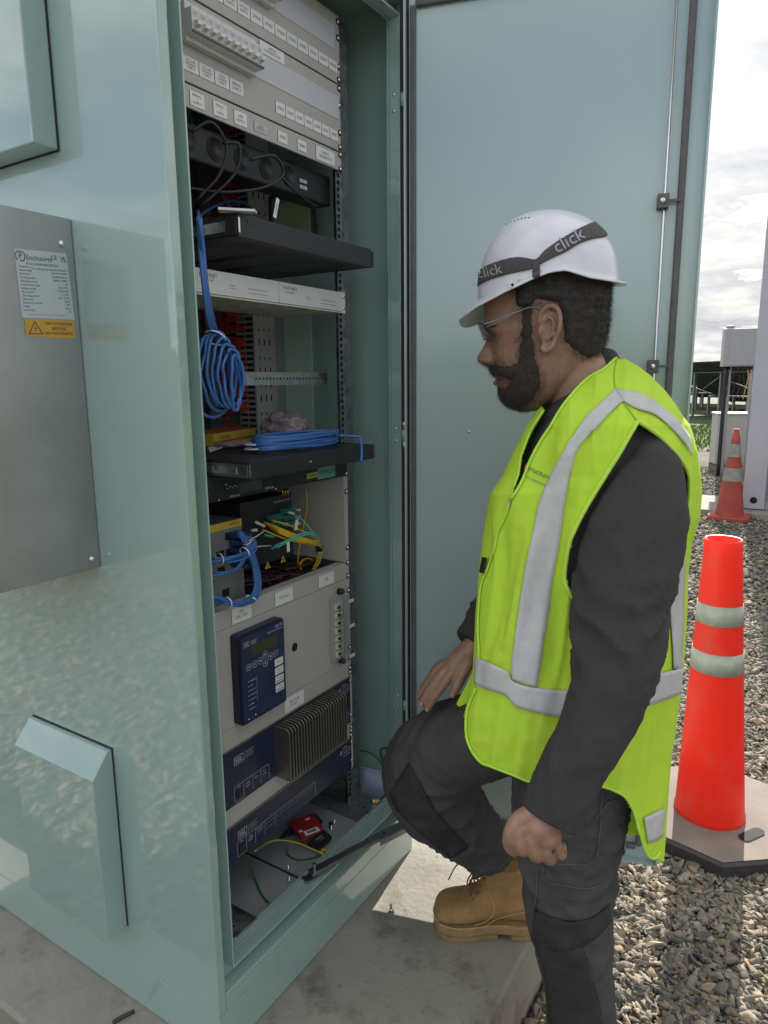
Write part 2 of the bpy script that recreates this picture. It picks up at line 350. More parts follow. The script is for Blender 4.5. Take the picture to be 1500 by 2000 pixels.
# ---- solar table in the distance
def solar(sh, lab):
    t = thing('solar_array', (28+sh, 3.9+sh*.2, GZ), lab, 'solar array', 'solar tables beyond the grass')
    A = np.array([31.0+sh, 5.6+sh*.3, 0]); B = np.array([22.0+sh, -4.2-sh*.1, 0]); d = (B-A)/np.linalg.norm(B-A); nrm = np.array([-d[1], d[0], 0]); 
    if nrm[0] < 0: nrm = -nrm
    L = np.linalg.norm(B-A); pv = mat('solar cell back', (.05, .052, .06), .8, var=.2); galv = mat('galvanised post', (.32, .33, .34), .5, .6, var=.2, vscale=9)
    b = MB(); hi, lo = 2.12+GZ, .5+GZ
    for i in range(int(L/1.15)):
        p = A+d*(i*1.15+.02); q = A+d*(i*1.15+1.12)
        for k in range(2):
            a0, a1 = k*.5+.004, k*.5+.496
            f = lambda P, a, dz: P+nrm*(3.9*a)+np.array([0, 0, hi+(lo-hi)*a+dz])
            b.add([f(p, a0, 0), f(q, a0, 0), f(q, a1, 0), f(p, a1, 0), f(p, a0, .04), f(q, a0, .04), f(q, a1, .04), f(p, a1, .04)], [(0, 1, 2, 3), (7, 6, 5, 4), (0, 4, 5, 1), (1, 5, 6, 2), (2, 6, 7, 3), (3, 7, 4, 0)])
    b.build('panel', pv, t)
    for i in range(int(L/1.5)+1):
        for off, h in ((.9, hi-.42), (2.9, lo+.22)):
            b = MB(); p = A+d*i*1.5+nrm*off; b.obox(p+[0, 0, (GZ-.2+h)/2], d*.035, nrm*.05, Zd*((h-GZ+.2)/2)); b.build('post', galv, t)
    b = MB()
    for i in range(0, int(L/1.5), 2):
        p = A+d*i*1.5+nrm*.9; b.tube([p+[0, 0, hi-.6], p+d*1.5+nrm*2+[0, 0, GZ+.5]], .022, n=5); b.tube([p+d*1.5+[0, 0, hi-1.3], p+d*3+[0, 0, hi-.5]], .02, n=5)
    for off, h in ((.9, hi-.36), (2.9, lo+.25)): b.tube([A+nrm*off+[0, 0, h], B+nrm*off+[0, 0, h]], .045, n=5)
    b.build('purlin', galv, t)
solar(0, 'nearest table of dark solar panels on galvanised posts beyond the grass')
solar(7, 'solar table behind the nearest one, seen between its posts'); solar(14, 'farthest solar table, a dark band between the posts')

# ---- white container with corner post and door vents
def container():
    t = thing('shipping_container', (8.0, -1.4, GZ), 'white steel container with a holed corner post at the right edge', 'container')
    wp = mat('white container paint', (.44, .44, .49), .45, var=.05, vscale=4, bump=.0006, bscale=14)
    b = MB(); b.box(8.05, 14, -3.6, -.22, GZ+.10, 3.8); b.build('body', wp, t)
    b = MB(); b.box(7.97, 8.16, -.38, -.16, GZ+.06, 3.9); b.lathe((7.971, -.27, GZ+.16), [(.03, -.0), (.042, -.006)], 1, 14, (1, 0, 0)); b.build('corner_post', [wp, dark], t, bevel=.008)
    b = MB(); b.box(8.0, 8.05, -3.4, -.42, GZ+.08, GZ+.40); b.build('bottom_rail', wp, t, bevel=.006)
    b = MB(); b.box(7.99, 8.05, -1.8, -.42, GZ+.45, 3.5); b.box(7.985, 7.992, -1.75, -.47, GZ+.72, GZ+1.0, 1); b.box(7.985, 7.992, -1.75, -.47, GZ+1.15, GZ+1.95, 1); b.build('door', [wp, mat('louvre shadow', (.03, .03, .035), .5)], t, bevel=.004)
container()
def box_on_pole():
    c = pD(1446, 679, 10.6)
    t = thing('electrical_enclosure', (c[0], c[1], GZ), 'grey wall box on a pole with cables hanging below it', 'electrical box')
    g = mat('grey enclosure paint', (.42, .43, .45), .5, var=.05); vx = np.array([AX[2][0], AX[2][1], 0]); vx /= np.linalg.norm(vx); vy = np.array([-vx[1], vx[0], 0])
    th = rad(-16); fx = vx*math.cos(th)+vy*math.sin(th); fy = np.array([-fx[1], fx[0], 0])
    b = MB(); b.obox(c, fx*.10, fy*.25, Zd*.28); b.build('box', g, t, bevel=.01)
    b = MB(); b.obox(c-fx*.105-fy*.04, fx*.012, fy*.20, Zd*.265); b.build('door', g, t, bevel=.008)
    b = MB()
    for s_ in (-.1, .22): b.obox([c[0]-fy[0]*s_+fx[0]*.12, c[1]-fy[1]*s_+fx[1]*.12, (c[2]+.2+GZ)/2], fx*.02, fy*.02, Zd*((c[2]+.2-GZ)/2))
    b.build('pole', zinc, t)
    b = MB()
    for i in range(7):
        p = c-fy*(-.19+i*.062)-[0, 0, .28]; b.lathe(p, [(.012, 0), (.016, -.02), (.013, -.05)], 0, 8)
        b.tube([p, p-[0, 0, .18]+fy*random.uniform(-.03, .03), p-[0, 0, .34]+fx*.05-fy*random.uniform(0, .09), p-[0, 0, .5]+fx*.12], .007, 1 if i in (5, 6) else 0, n=5)
    b.tube([c+fy*.17-[0, 0, .28], c+fy*.17-[0, 0, .9], c+fy*.17-[0, 0, c[2]-GZ]], .03, 0, n=8)
    b.build('cable', [blackp, yelc], t)
    b = MB(); b.ball(c+fy*.16+[0, 0, .31], .05, 0, 8, 5, (1, 1.4, .5)); b.build('bracket', g, t)
box_on_pole()
def kiosk():
    c = pZ(1431, 908, GZ); t = thing('service_kiosk', tuple(c), 'pale grey service kiosk standing on the gravel behind the far cone', 'kiosk')
    k = mat('kiosk paint', (.44, .45, .42), .5, var=.05); vx = np.array([AX[2][0], AX[2][1], 0]); vx /= np.linalg.norm(vx); th = rad(-14); fx = np.array([vx[0]*math.cos(th)-vx[1]*math.sin(th), vx[0]*math.sin(th)+vx[1]*math.cos(th), 0]); fy = np.array([-fx[1], fx[0], 0])
    b = MB(); b.obox(c+Zd*.44+fx*.25, fx*.25, fy*.30, Zd*.44); b.build('body', k, t, bevel=.01)
    b = MB(); b.obox(c+Zd*.895+fx*.25, fx*.27, fy*.32, Zd*.018); b.build('lid', k, t, bevel=.012)
    b = MB(); b.obox(c+Zd*.44-fx*.008+fy*.03, fx*.01, fy*.25, Zd*.40); b.obox(c+Zd*.44-fx*.02-fy*.25, fx*.012, fy*.012, Zd*.36, 1); b.build('door', [k, zinc], t, bevel=.004)
kiosk()
b = MB(); c = pZ(1420, 990, GZ); b.box(c[0]-.6, c[0]+.5, c[1]-.55, c[1]+.35, GZ-.02, GZ+.05); b.box(c[0]-.3, c[0]+1.6, c[1]-.75, c[1]-.35, GZ+.052, GZ+.13, 1); tag(b.build('concrete_pad', [concrete, mat('sunlit timber', (.5, .47, .4), .8, var=.2)], bevel=.006), 'small concrete pad beside the container corner', 'concrete pad')

# ---- traffic cones
conered = mat('fluorescent red plastic', (.95, .045, .022), .42, var=.07, vscale=7, tl=.30, bump=.0003, bscale=60, dirt=((.72, .10, .06), 9, .50, .68))
conered2 = mat('weathered orange plastic', (.36, .055, .035), .55, var=.2, vscale=6)
refl = mat('reflective collar', (.40, .41, .34), .45, var=.22, vscale=22, detail=12, bump=.0002, bscale=120)
refl2 = mat('dull collar', (.26, .26, .23), .6, var=.2, vscale=18)
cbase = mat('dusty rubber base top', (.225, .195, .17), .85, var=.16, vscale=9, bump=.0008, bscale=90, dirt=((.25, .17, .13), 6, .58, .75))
def near_cone():
    z0 = GZ+.050; B = pZ(1385, 1583, z0); c = B; LEAN = pY(1414, 1050, B[1])[0]-pY(1431, 1050, B[1])[0]; KS = (125/F*((B-CAM)@AX[2]))/.216
    t = thing('traffic_cone', (c[0], c[1], GZ), 'tall bright red channelizer cone with two silver collars on a dusty octagonal base', 'traffic cone')
    H = .872-z0; r0, r1 = .108, .050
    r0 *= KS; r1 *= KS*.98; rr = lambda z: r0+(r1-r0)*((z-z0)/H)
    lx = lambda z: B[0]+LEAN*(z-z0)/H
    prof = [(r0*1.02, z0), (r0*1.02, z0+.012), (r0, z0+.02)]+[(rr(z), z) for z in np.linspace(z0+.03, z0+H-.05, 12)]+[(r1+.002, z0+H-.045), (r1+.003, z0+H-.006), (r1-.001, z0+H), (r1-.006, z0+H-.002), (r1-.008, z0+H-.03), (r1-.012, z0+H-.032), (.02, z0+H-.034)]
    b = MB(); b.ring([[(lx(z)+r*math.cos(q), B[1]+r*math.sin(q), z) for q in np.arange(40)*2*math.pi/40] for r, z in prof], 0, cap=True)
    b.build('cone_body', conered, t)
    for za, zb in ((.603, .668), (.437, .508)):
        b = MB(); b.ring([[(lx(z)+(rr(z)+e)*math.cos(q), B[1]+(rr(z)+e)*math.sin(q), z) for q in np.arange(40)*2*math.pi/40] for z, e in ((za, .0004), (za, .0018), (zb, .0018), (zb, .0004))], 0, cap=False, smooth=True); b.build('collar', refl, t)
    # octagonal rubber base, sunlit dusty top, hand hole
    b = MB(); n = 8; R = .30; a0 = rad(12)
    oc = lambda R, z: [(B[0]+.03+R*math.cos(a0+2*math.pi*i/n)*1.05, B[1]-.02+R*math.sin(a0+2*math.pi*i/n)*.92, z) for i in range(n)]
    b.ring([oc(R, GZ-.01), oc(R, z0-.008), oc(R-.01, z0-.001)], 0, smooth=False)
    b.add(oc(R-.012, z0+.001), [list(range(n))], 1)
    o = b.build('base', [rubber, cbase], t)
    h = pZ(1468, 1630, z0+.003); dxy = pZ(1495, 1620, z0+.003)-pZ(1440, 1645, z0+.003); dxy /= np.linalg.norm(dxy); ny = np.cross(dxy, Zd)
    b = MB(); pts = [h+dxy*(.034*s_)+dxy*.019*math.cos(q)*1+ny*.019*math.sin(q) for s_, q0 in ((1, -90), (-1, 90)) for q in [rad(q0+k*30) for k in range(7)]]
    b.add([p+Zd*.0015 for p in pts], [list(range(len(pts)))]); b.build('hand_hole', dark, o)
near_cone()
def far_cone():
    P = pZ(1424, 1012, GZ); t = thing('traffic_cone', (P[0], P[1], GZ), 'weathered orange road cone with two grey collars in front of the container', 'traffic cone')
    H = .98; rr = lambda z: .150+(.030-.150)*(z/H)
    b = MB(); b.ring([[(P[0]+r*math.cos(q), P[1]+r*math.sin(q), GZ+z) for q in np.arange(28)*2*math.pi/28] for r, z in [(rr(.03), .03)]+[(rr(z), z) for z in np.linspace(.05, H, 8)]+[(.02, H-.01)]]); b.build('cone_body', conered2, t)
    for za, zb in ((.42, .56), (.68, .82)):
        b = MB(); b.ring([[(P[0]+(rr(z)+.002)*math.cos(q), P[1]+(rr(z)+.002)*math.sin(q), GZ+z) for q in np.arange(28)*2*math.pi/28] for z in (za, zb)], cap=False); b.build('collar', refl2, t)
    b = MB(); b.ring([[(P[0]+.21*s*(abs(math.cos(q))**.4*np.sign(math.cos(q))), P[1]+.21*s*(abs(math.sin(q))**.4*np.sign(math.sin(q))), GZ+z) for q in np.arange(32)*2*math.pi/32] for s, z in ((1, 0), (1, .03), (.97, .045), (.6, .05))], smooth=False); b.build('base', conered2, t)
far_cone()

# ================================================================== the cabinet
W, D, H = .756, .86, 2.26
T = thing('equipment_cabinet', (W/2, D/2, 0), 'mint green outdoor equipment cabinet standing open on a concrete slab', 'cabinet')
sp_ = lambda f: [(f(x), y, .1015) for x, y in ((0, 0), (.022, 0), (.022, .030), (.015, .030), (.015, D), (0, D))]
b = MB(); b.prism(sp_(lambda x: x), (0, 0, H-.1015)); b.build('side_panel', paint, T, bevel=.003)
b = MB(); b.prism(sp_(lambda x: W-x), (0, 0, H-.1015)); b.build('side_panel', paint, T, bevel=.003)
b = MB(); b.box(.0152, W-.0152, D-.012, D-.001, .10, H-.001); b.build('back_panel', paint, T)
b = MB(); b.box(-.006, W+.006, -.006, D+.006, H+.001, H+.03); b.build('roof', paint, T, bevel=.003)
b = MB(); b.box(.0225, W-.0225, .0005, .030, .1018, .140); b.build('front_frame', paint, T, bevel=.002)
b = MB(); b.box(.0225, W-.0225, .0005, .030, 2.178, H-.001); b.build('front_frame', paint, T, bevel=.002)
# recessed rain channel and the lip the door gasket closes on
b = MB()
b.box(.0152, .052, .0305, .036, .12, 2.20); b.box(W-.052, W-.0152, .0305, .036, .12, 2.20); b.box(.052, W-.052, .0305, .036, .12, .184); b.box(.052, W-.052, .0305, .036, 2.14, 2.2)
b.build('rain_channel', paint, T)
b = MB()
b.box(.047, .0505, .002, .0302, .178, 2.145); b.box(W-.0505, W-.047, .002, .0302, .178, 2.145)
b.box(.0506, W-.0506, .002, .0302, .178, .1815); b.box(.0506, W-.0506, .002, .0302, 2.1415, 2.145)
b.box(.0512, W-.0512, .0365, .052, .150, .1845)
b.build('door_lip', paint, T, bevel=.001)
# corner gusset of the lip, bottom right
b = MB(); b.box(.0155, W-.0155, .0365, D-.013, .138, .150); b.build('floor_plate', mat('grey floor plate', (.30, .33, .34), .45, var=.12, vscale=7, rvar=.1, dirt=((.42, .40, .36), 12, .62, .8)), T)
b = MB(); b.box(.0155, W-.0155, .0365, D-.013, 2.19, 2.20); b.build('ceiling_plate', paint, T)
b = MB(); b.box(.001, W-.001, .001, D-.001, .002, .1005); b.build('plinth', paint, T, bevel=.0015)
# ---- vents and the cooling unit on the side wall
b = MB(); b.box(-.048, -.0015, .265, .66, 1.7255, 2.12); b.build('vent_hood', paint, T, bevel=.003)
b = MB(); b.prism([(-.05, .264, .192), (-.0015, .264, .192), (-.0015, .264, .60), (-.012, .264, .60), (-.05, .264, .553)], (0, .276, 0)); b.build('vent_hood', paint, T, bevel=.002)
b = MB(); b.box(-.0015, -.0002, .262, .542, .19, .603); b.build('vent_gasket', rubber, T)
b = MB(); b.box(-.0015, -.0002, .263, .662, 1.7235, 2.122); b.build('vent_gasket', rubber, T)
yc = .249
b = MB(); b.box(-.205, -.001, yc, yc+.40, .983, 1.6115); cu = b.build('cooling_unit', steel, T, bevel=.0015)
for x, z in ((-.022, 1.567), (-.018, 1.003)):
    b = MB(); b.lathe((x, yc, z), [(.0062, 0), (.0062, -.0012), (.0045, -.003), (.0015, -.0042)], 0, 14, (0, 1, 0)); b.build('screw', chrome, cu)
# rating plate: slightly skewed rectangle with rows of print
def plate():
    b = MB(); tl, tr, br, bl = [pY(u, v, yc-.0006) for u, v in ((27, 485), (129, 495), (146, 625), (43, 620))]
    b.add([tl, tr, br, bl], [(0, 1, 2, 3)]); ex = (tr-tl); ex_l = np.linalg.norm(ex); ex /= ex_l; ey = (tl-bl); L = np.linalg.norm(ey); ey /= L; off = np.array([0, -.0004, 0])
    at_ = lambda a, c_: tl+ex*(ex_l*a)-ey*(L*c_)+off
    b.text('Enclosures', at_(.20, .115), ex, ey, .0115, 1, 'LEFT', maxw=.046); b.text('CE', at_(.74, .085), ex, ey, .0095, 1)
    b.text('UK', at_(.92, .08), ex, ey, .007, 1); b.text('CA', at_(.93, .125), ex, ey, .007, 1)
    p0, p1 = at_(.03, .03), at_(.15, .17)
    q = at_(.10, .10); b.text('P', q, ex, ey, .0135, 1)
    for i in range(14):
        a = 2*math.pi*i/14; a2 = 2*math.pi*(i+1)/14; k = lambda a: .0082*min(1.12, 1/max(abs(math.cos(a)), abs(math.sin(a)), .86)); 
        u1 = q+ex*math.cos(a)*k(a)+ey*math.sin(a)*k(a); u2 = q+ex*math.cos(a2)*k(a2)+ey*math.sin(a2)*k(a2)
        u3 = q+ex*math.cos(a2)*k(a2)*.84+ey*math.sin(a2)*k(a2)*.84; u4 = q+ex*math.cos(a)*k(a)*.84+ey*math.sin(a)*k(a)*.84
        if i != 9: b.add([u1, u2, u3, u4], [(0, 1, 2, 3)], 1)
    b.text('IP-ACCSNW2000.207LGA', at_(.5, .205), ex, ey, .0052, 1)
    L_ = ['Designation', 'Rated voltage', 'Dimensions', 'Cooling capacity', 'Operating current', 'Ambient temp range', 'Refrigerant type', 'Max pressure', 'Operating pressure', 'Noise level', 'Degree of protection', 'Weight', 'Conformity']
    R_ = ['Air conditioner for industrial enclosures', 'AC230V 50/60Hz', '600x300x200 mm', '2000W / 1900W', '8A', '-20 to +55 C', 'R134a 600g', '2.5 MPa', '0.8 / 1.9 MPa', '65 dB', 'IP55', '32 kg', 'CE']
    for i, (l, r_) in enumerate(zip(L_, R_)):
        zz_ = .25+i*.053; b.text(l, at_(.05, zz_), ex, ey, .0040, 1, 'LEFT'); b.text(r_, at_(.97, zz_+.02), ex, ey, .0040, 1, 'RIGHT')
    b.text('According to the relevant standards specified by the manufacturer', at_(.5, .955), ex, ey, .0026, 2)
    b.build('rating_plate', [mat('silver foil label', (.52, .58, .60), .35, var=.04), ink, redink], cu)
    b = MB(); tl, tr, br, bl = [pY(u, v, yc-.0006) for u, v in ((48, 622.5), (144, 626.5), (146.5, 661), (51, 657))]
    b.add([tl, tr, br, bl], [(0, 1, 2, 3)]); ex = tr-tl; wl = np.linalg.norm(ex); ex /= wl; ey = tl-bl; L = np.linalg.norm(ey); ey /= L; at_ = lambda a, c_: tl+ex*(wl*a)-ey*(L*c_)+off
    for i, s_ in enumerate(('TURN OFF THE POWER', 'BEFORE', 'ANY MAINTENANCE')): b.text(s_, at_(.67, .24+i*.28), ex, ey, .0075, 1, maxw=.052)
    A_, B_, C_ = at_(.19, .10), at_(.05, .86), at_(.35, .86); G_ = (A_+B_+C_)/3; sh = lambda p: G_+(p-G_)*.82
    for p, q2 in ((A_, B_), (B_, C_), (C_, A_)): b.add([p, q2, sh(q2), sh(p)], [(0, 1, 2, 3)], 1)
    z_ = [at_(.205, .36), at_(.18, .58), at_(.20, .60), at_(.19, .78), at_(.215, .53), at_(.197, .52), at_(.215, .38)]; b.add(z_, [list(range(7))], 1)
    b.build('warning_sticker', [orange, ink], cu)
plate()
# ---- the open door
b = MB(); b.box(.706, .735, -.016, -.0004, .13, 2.19); b.build('hinge_light_block', rubber, T)  # added strip, blocks the sun leaking through the hinge gap
HG = np.array([.712, -.010]); th = math.atan2(-.96429, .26485); dd = np.array([math.cos(th), math.sin(th), 0]); dn = np.array([-dd[1], dd[0], 0])   # along the door; outwards (away from the camera)
if dn[0] < 0: dn = -dn
DL, DZ0, DZ1 = .650, .128, 2.196
P3 = lambda a, z, o=0: np.array([HG[0], HG[1], 0])+dd*a+Zd*z+dn*o
b = MB()
def dbox(b, a0, a1, z0, z1, o0, o1, m=0):
    b.obox(P3((a0+a1)/2, (z0+z1)/2, (o0+o1)/2), dd*(a1-a0)/2, Zd*(z1-z0)/2, dn*(o1-o0)/2, m)
dbox(b, 0, DL, DZ0, DZ1, .004, .024)
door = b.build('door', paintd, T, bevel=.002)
b = MB(); dbox(b, .0, .004, DZ0, DZ1, -.018, .0038); dbox(b, DL-.004, DL, DZ0, DZ1, -.018, .0038); dbox(b, .0042, DL-.0042, DZ0, DZ0+.004, -.018, .0038); dbox(b, .0042, DL-.0042, DZ1-.004, DZ1, -.018, .0038); b.build('edge_flange', paintd, door)
b = MB(); g0, g1 = .012, DL-.052
dbox(b, g0, g0+.012, DZ0+.04, DZ1-.04, -.008, .0036); dbox(b, g1, g1+.014, DZ0+.04, DZ1-.04, -.008, .0036); dbox(b, g0+.0122, g1-.0002, DZ0+.030, DZ0+.044, -.008, .0036); dbox(b, g0+.0122, g1-.0002, DZ1-.044, DZ1-.030, -.008, .0036); b.build('gasket', gaskm, door, bevel=.003)
b = MB(); b.tube([P3(.572, .150, -.012), P3(.572, 2.15, -.012)], .0032, n=8, smoothpath=False)
b.build('lock_rod', chrome, door)
for z in (1.699, 1.355, .55):
    b = MB(); dbox(b, .558, .581, z-.014, z+.014, -.018, .0036); dbox(b, .5815, .604, z-.0025, z+.0025, -.014, -.008); rg = b.build('rod_guide', gaskm, door)
    b = MB(); b.lathe(P3(.568, z, -.018), [(.006, 0), (.006, -.002), (.004, -.0035)], 0, 12, dn); b.build('screw', chrome, door)
b = MB(); b.lathe(P3(.157, 1.205, .004), [(.004, 0), (.0035, -.002), (.001, -.003)], 0, 10, dn); b.build('screw', chrome, door)
b = MB(); b.lathe(P3(.572, 1.205, .004), [(.008, 0), (.007, -.006), (.003, -.009)], 0, 10, dn); b.build('screw', chrome, door)
for z in (.47, 1.195, 1.965):
    hx, hy = .704, -.008
    hg = None
    b = MB()
    if z == 1.195: b.lathe((hx, hy, z-.034), [(.0055, 0), (.0055, .018)], 1, 12); b.lathe((hx, hy, z+.014), [(.0055, 0), (.0055, .018), (.004, .020)], 1, 12)
    b.lathe((hx, hy, z-.015), [(.006, 0), (.006, .028)], 0, 12); b.build('hinge', [paint, mat('brass pin', (.75, .62, .28), .25, 1.0)], T)
for z in (.49, .46, 1.21, 1.18, 1.98, 1.945): b = MB(); b.lathe((W-.0495, .018, z), [(.004, 0), (.0035, -.002), (.001, -.003)], 0, 10, (1, 0, 0)); b.build('screw', chrome, T)
# door stay
b = MB(); a = pZ(606, 1706, .196); m1 = pZ(742, 1634, .196); e = pZ(868, 1572, .196); u = (e-a)/np.linalg.norm(e-a); sn = np.cross(Zd, u)
b.obox((a+m1)/2, (m1-a)/2, sn*.0105, Zd*.0045); b.obox((m1-u*.01+e)/2, (e-m1+u*.01)/2, sn*.015, Zd*.0025, 0); b.obox((m1-u*.01+e)/2+sn*.0145-Zd*.006, (e-m1+u*.01)/2, sn*.0012, Zd*.007, 1); b.obox((m1-u*.01+e)/2-sn*.0145-Zd*.006, (e-m1+u*.01)/2, sn*.0012, Zd*.007)
b.lathe(m1+u*.014+Zd*.0027, [(.0035, 0), (.003, .001)], 2, 10); b.lathe(a+u*.012+Zd*.004, [(.004, 0), (.004, .012), (.0055, .012), (.0055, .016)], 0, 10); b.obox(a-u*.002-Zd*.010, u*.016, sn*.012, Zd*.0012); b.obox(a-u*.016-Zd*.018, u*.0012, sn*.012, Zd*.012)
b.build('door_stay', [mat('stay steel', (.40, .40, .42), .35, 1.0, var=.15, vscale=30), mat('stay edge', (.5, .42, .33), .4, 1.0), dark], T, bevel=.0006)
# rack posts and their feet
def post(xc, y0, holes=True, parent=T):
    b = MB(); s = 1 if xc > W/2 else -1
    xa, xb = xc, xc+s*.034
    b.box(min(xa, xb), max(xa, xb), y0, y0+.002, .19, 2.13); b.box(min(xb, xb-s*.002), max(xb, xb-s*.002), y0+.0022, y0+.045, .19, 2.13); b.box(min(xa-s*.018, xa), max(xa-s*.018, xa), y0+.0003, y0+.002, .19, 2.13)
    z = .21
    while z < 2.11:
        b.box(min(xa-s*.013, xa-s*.005), max(xa-s*.013, xa-s*.005), y0-.0006, y0+.0002, z, z+.0085, 1); z += .01482 if int(z*1000) % 3 else .0148
    b.build('rack_post', [zinc, dark], parent)
post(.6215, .1145); post(.1345, .1145); post(.6215, .62); post(.1345, .62)
for x0, x1 in ((.598, .665), (.105, .163)):
    b = MB(); b.box(x0, x1, .045, .70, .1505, .190)
    for k in range(8): b.lathe((x0+.012+.03*(k % 2), .07+.05*k, .1902), [(.0035, 0), (.0034, .0006)], 1, 8)
    b.build('base_channel', [zinc, dark], T, bevel=.001)
b = MB(); b.box(.34, .345, .052, .45, .1503, .1525); b.build('floor_seam', rubber, T)
for q in ((563, 1697), (565, 1720), (647, 1620), (653, 1608)): b = MB(); p = pZ(*q, .1505); b.lathe(p, [(.005, 0), (.005, .004), (.0025, .004), (.0025, .012)], 0, 6); b.build('bolt', chrome, T)
# inner side wall fittings
b = MB(); b.box(W-.0185, W-.0155, .30, .42, 1.66, 1.80); b.build('yellow_green_plate', mat('pale yellow-green plate', (.72, .78, .46), .4), T)  # bright yellow-green plate on the right inner wall
b = MB(); b.box(W-.018, W-.0156, .305, .40, 1.10, 1.52); b.build('wall_plate', mat('pale wall plate', (.50, .66, .58), .3), T)
b = MB(); e = [(.285, 1.64), (.285, 1.80), (.30, 1.82), (.42, 1.82), (.435, 1.80), (.435, 1.66), (.42, 1.64)]; b.tube([(W-.019, y, z) for y, z in e], .0035, 0, 6, True, 3); b.build('edge_trim', rubber, T)
b = MB(); b.box(.30, .60, .150, .154, 1.322, 1.350); 
for i in range(22): b.lathe((.345+i*.0115, .1499, 1.336), [(.0025, 0), (.0024, -.0004)], 1, 8, (0, 1, 0))
b.build('cross_rail', [zinc, dark], T)

def grit(rs, n):
    o = []
    while len(o) < n:
        x, y = rs.uniform(-.1, 1.0), rs.uniform(-.40, -.02)
        o.append((x, y))
    return o
GZ_ = GZ; GZ = .0055; g = tag(stones('slab_grit', grit, 170, .0012, .0045, 21), 'specks of grit scattered on the slab before the cabinet', 'grit'); g['kind'] = 'stuff'; GZ = GZ_
# ================================================================== rack equipment (front faces on y = YR)
YR = .109; XL, XR = .137, .619; XC = .378
UP, RT = Zd, Xd
def each(fn, items, name, mats, parent, **k):
    for it in items:
        b = MB(); fn(b, *(it if isinstance(it, (tuple, list)) else (it,))); b.build(name, mats, parent, **k)
def screw(b, x, z, y=YR, r=.0048, washer=True):
    if washer: b.lathe((x, y, z), [(r*1.45, 0), (r*1.45, -.001)], 1, 12, (0, 1, 0))
    b.lathe((x, y, z), [(r, -.001), (r*.95, -.003), (r*.45, -.0045), (.0008, -.0048)], 0, 12, (0, 1, 0))
    b.box(x-r*.5, x+r*.5, y-.0051, y-.0046, z-.0006, z+.0006, 1)
def screws(parent, zs, x=XR-.0045): each(lambda b, z: screw(b, x, z), [(z,) for z in zs], 'screw', [chrome, blackp], parent)
def label(parent, x0, x1, z0, z1, lines, y=YR, h=None, mt=None, name='label', t=.0012, fit=.66):
    b = MB(); b.box(x0, x1, y-t, y-.0001, z0, z1)
    b.box(x0-.0008, x0, y-t*.8, y-.0001, z0-.0008, z1, 1)
    n = len(lines); h = h or min((z1-z0)/(n+1.1), .0085)
    for i, s in enumerate(lines): b.text(s, ((x0+x1)/2, y-t-.0002, (z0+z1)/2+((n-1)/2-i)*h*1.02), RT, UP, h, 2, maxw=(x1-x0)*fit)
    return b.build(name, [mt or labelw, mat('label core edge', (.12, .12, .12), .5), ink], parent)
# ---- three distribution panels
brk = mat('breaker casing', (.66, .66, .64), .42, var=.03); lev = mat('breaker lever', (.72, .71, .66), .4); shadowg = mat('breaker foot', (.5, .48, .40), .5)
def breakers(parent, x0, n, zc, wd=.0178):
    for i in range(n):
        xa = x0+i*wd; o_ = MB()
        o_.box(xa+.0003, xa+wd-.0003, YR-.014, YR-.0002, zc-.030, zc+.032); o_.box(xa+.0003, xa+wd-.0003, YR-.030, YR-.0141, zc-.0225, zc+.018)
        o_.box(xa+.002, xa+wd-.002, YR-.0303, YR-.0300, zc+.004, zc+.0145, 1)
        o_.text('C6A' if i % 2 else 'C10', (xa+wd/2, YR-.0306, zc+.009), RT, UP, .0042, 2)
        bo = o_.build('breaker', [brk, greyp2, ink], parent, bevel=.0006)
        l = MB(); l.prism([(xa+.0045, YR-.0302, zc-.002), (xa+.0045, YR-.0405, zc-.004), (xa+.0045, YR-.0405, zc-.010), (xa+.0045, YR-.0302, zc-.013)], (wd-.009, 0, 0)); l.build('lever', lev, bo)
    b = MB(); b.box(x0, x0+n*wd, YR-.0335, YR-.0302, zc-.0215, zc-.018); b.build('lever_rail', mat('rail shade', (.13, .13, .14), .5), parent)
def dist_panel(z0, z1, nb, xb, lab, title, lines, zs, cover):
    t = thing('distribution_panel', (XC, YR, z0), lab, 'distribution panel', 'breaker panels bolted in the rack')
    b = MB(); b.box(XL, XR, YR, YR+.002, z0+.0006, z1-.0006); b.box(XL, XR, YR-.0008, YR-.0001, z0+.0004, z0+.0022, 1); b.build('front_plate', [greyp, mat('panel shadow gap', (.1, .1, .1), .6)], t, bevel=.0004)
    zc = z0+.092 if nb else 0
    if nb:
        b = MB(); b.box(cover[0], cover[1], YR-.0012, YR-.0001, zc-.024, zc+.024); b.build('cover_strip', mat('cover strip', (.58, .58, .62), .3), t)
        breakers(t, xb, nb, zc)
    for (x0, x1, q0, q1, ls) in lines: label(t, x0, x1, z0+q0, z0+q1, ls)
    screws(t, zs); return t
sp = ['SPARE']
row = lambda x0, wd, names, q0, q1: [(x0+i*(wd+.002), x0+i*(wd+.002)+wd, q0, q1, s) for i, s in enumerate(names)]
dist_panel(1.991, 2.133, 13, .152, 'top grey distribution panel with breakers and a full row of white labels', None,
    row(.150, .0335, [['RELAY', 'SUPPLY'], ['GPS', 'CLOCK'], ['240VAC', 'HEATER', 'SUPPLY'], ['MAIN AC', 'SUPPLY'], ['UPS-001', 'SUPPLY'], sp, sp, sp, sp, sp, sp, sp, sp], .022, .044), [2.120, 2.087, 2.028, 2.001], (.40, .601))
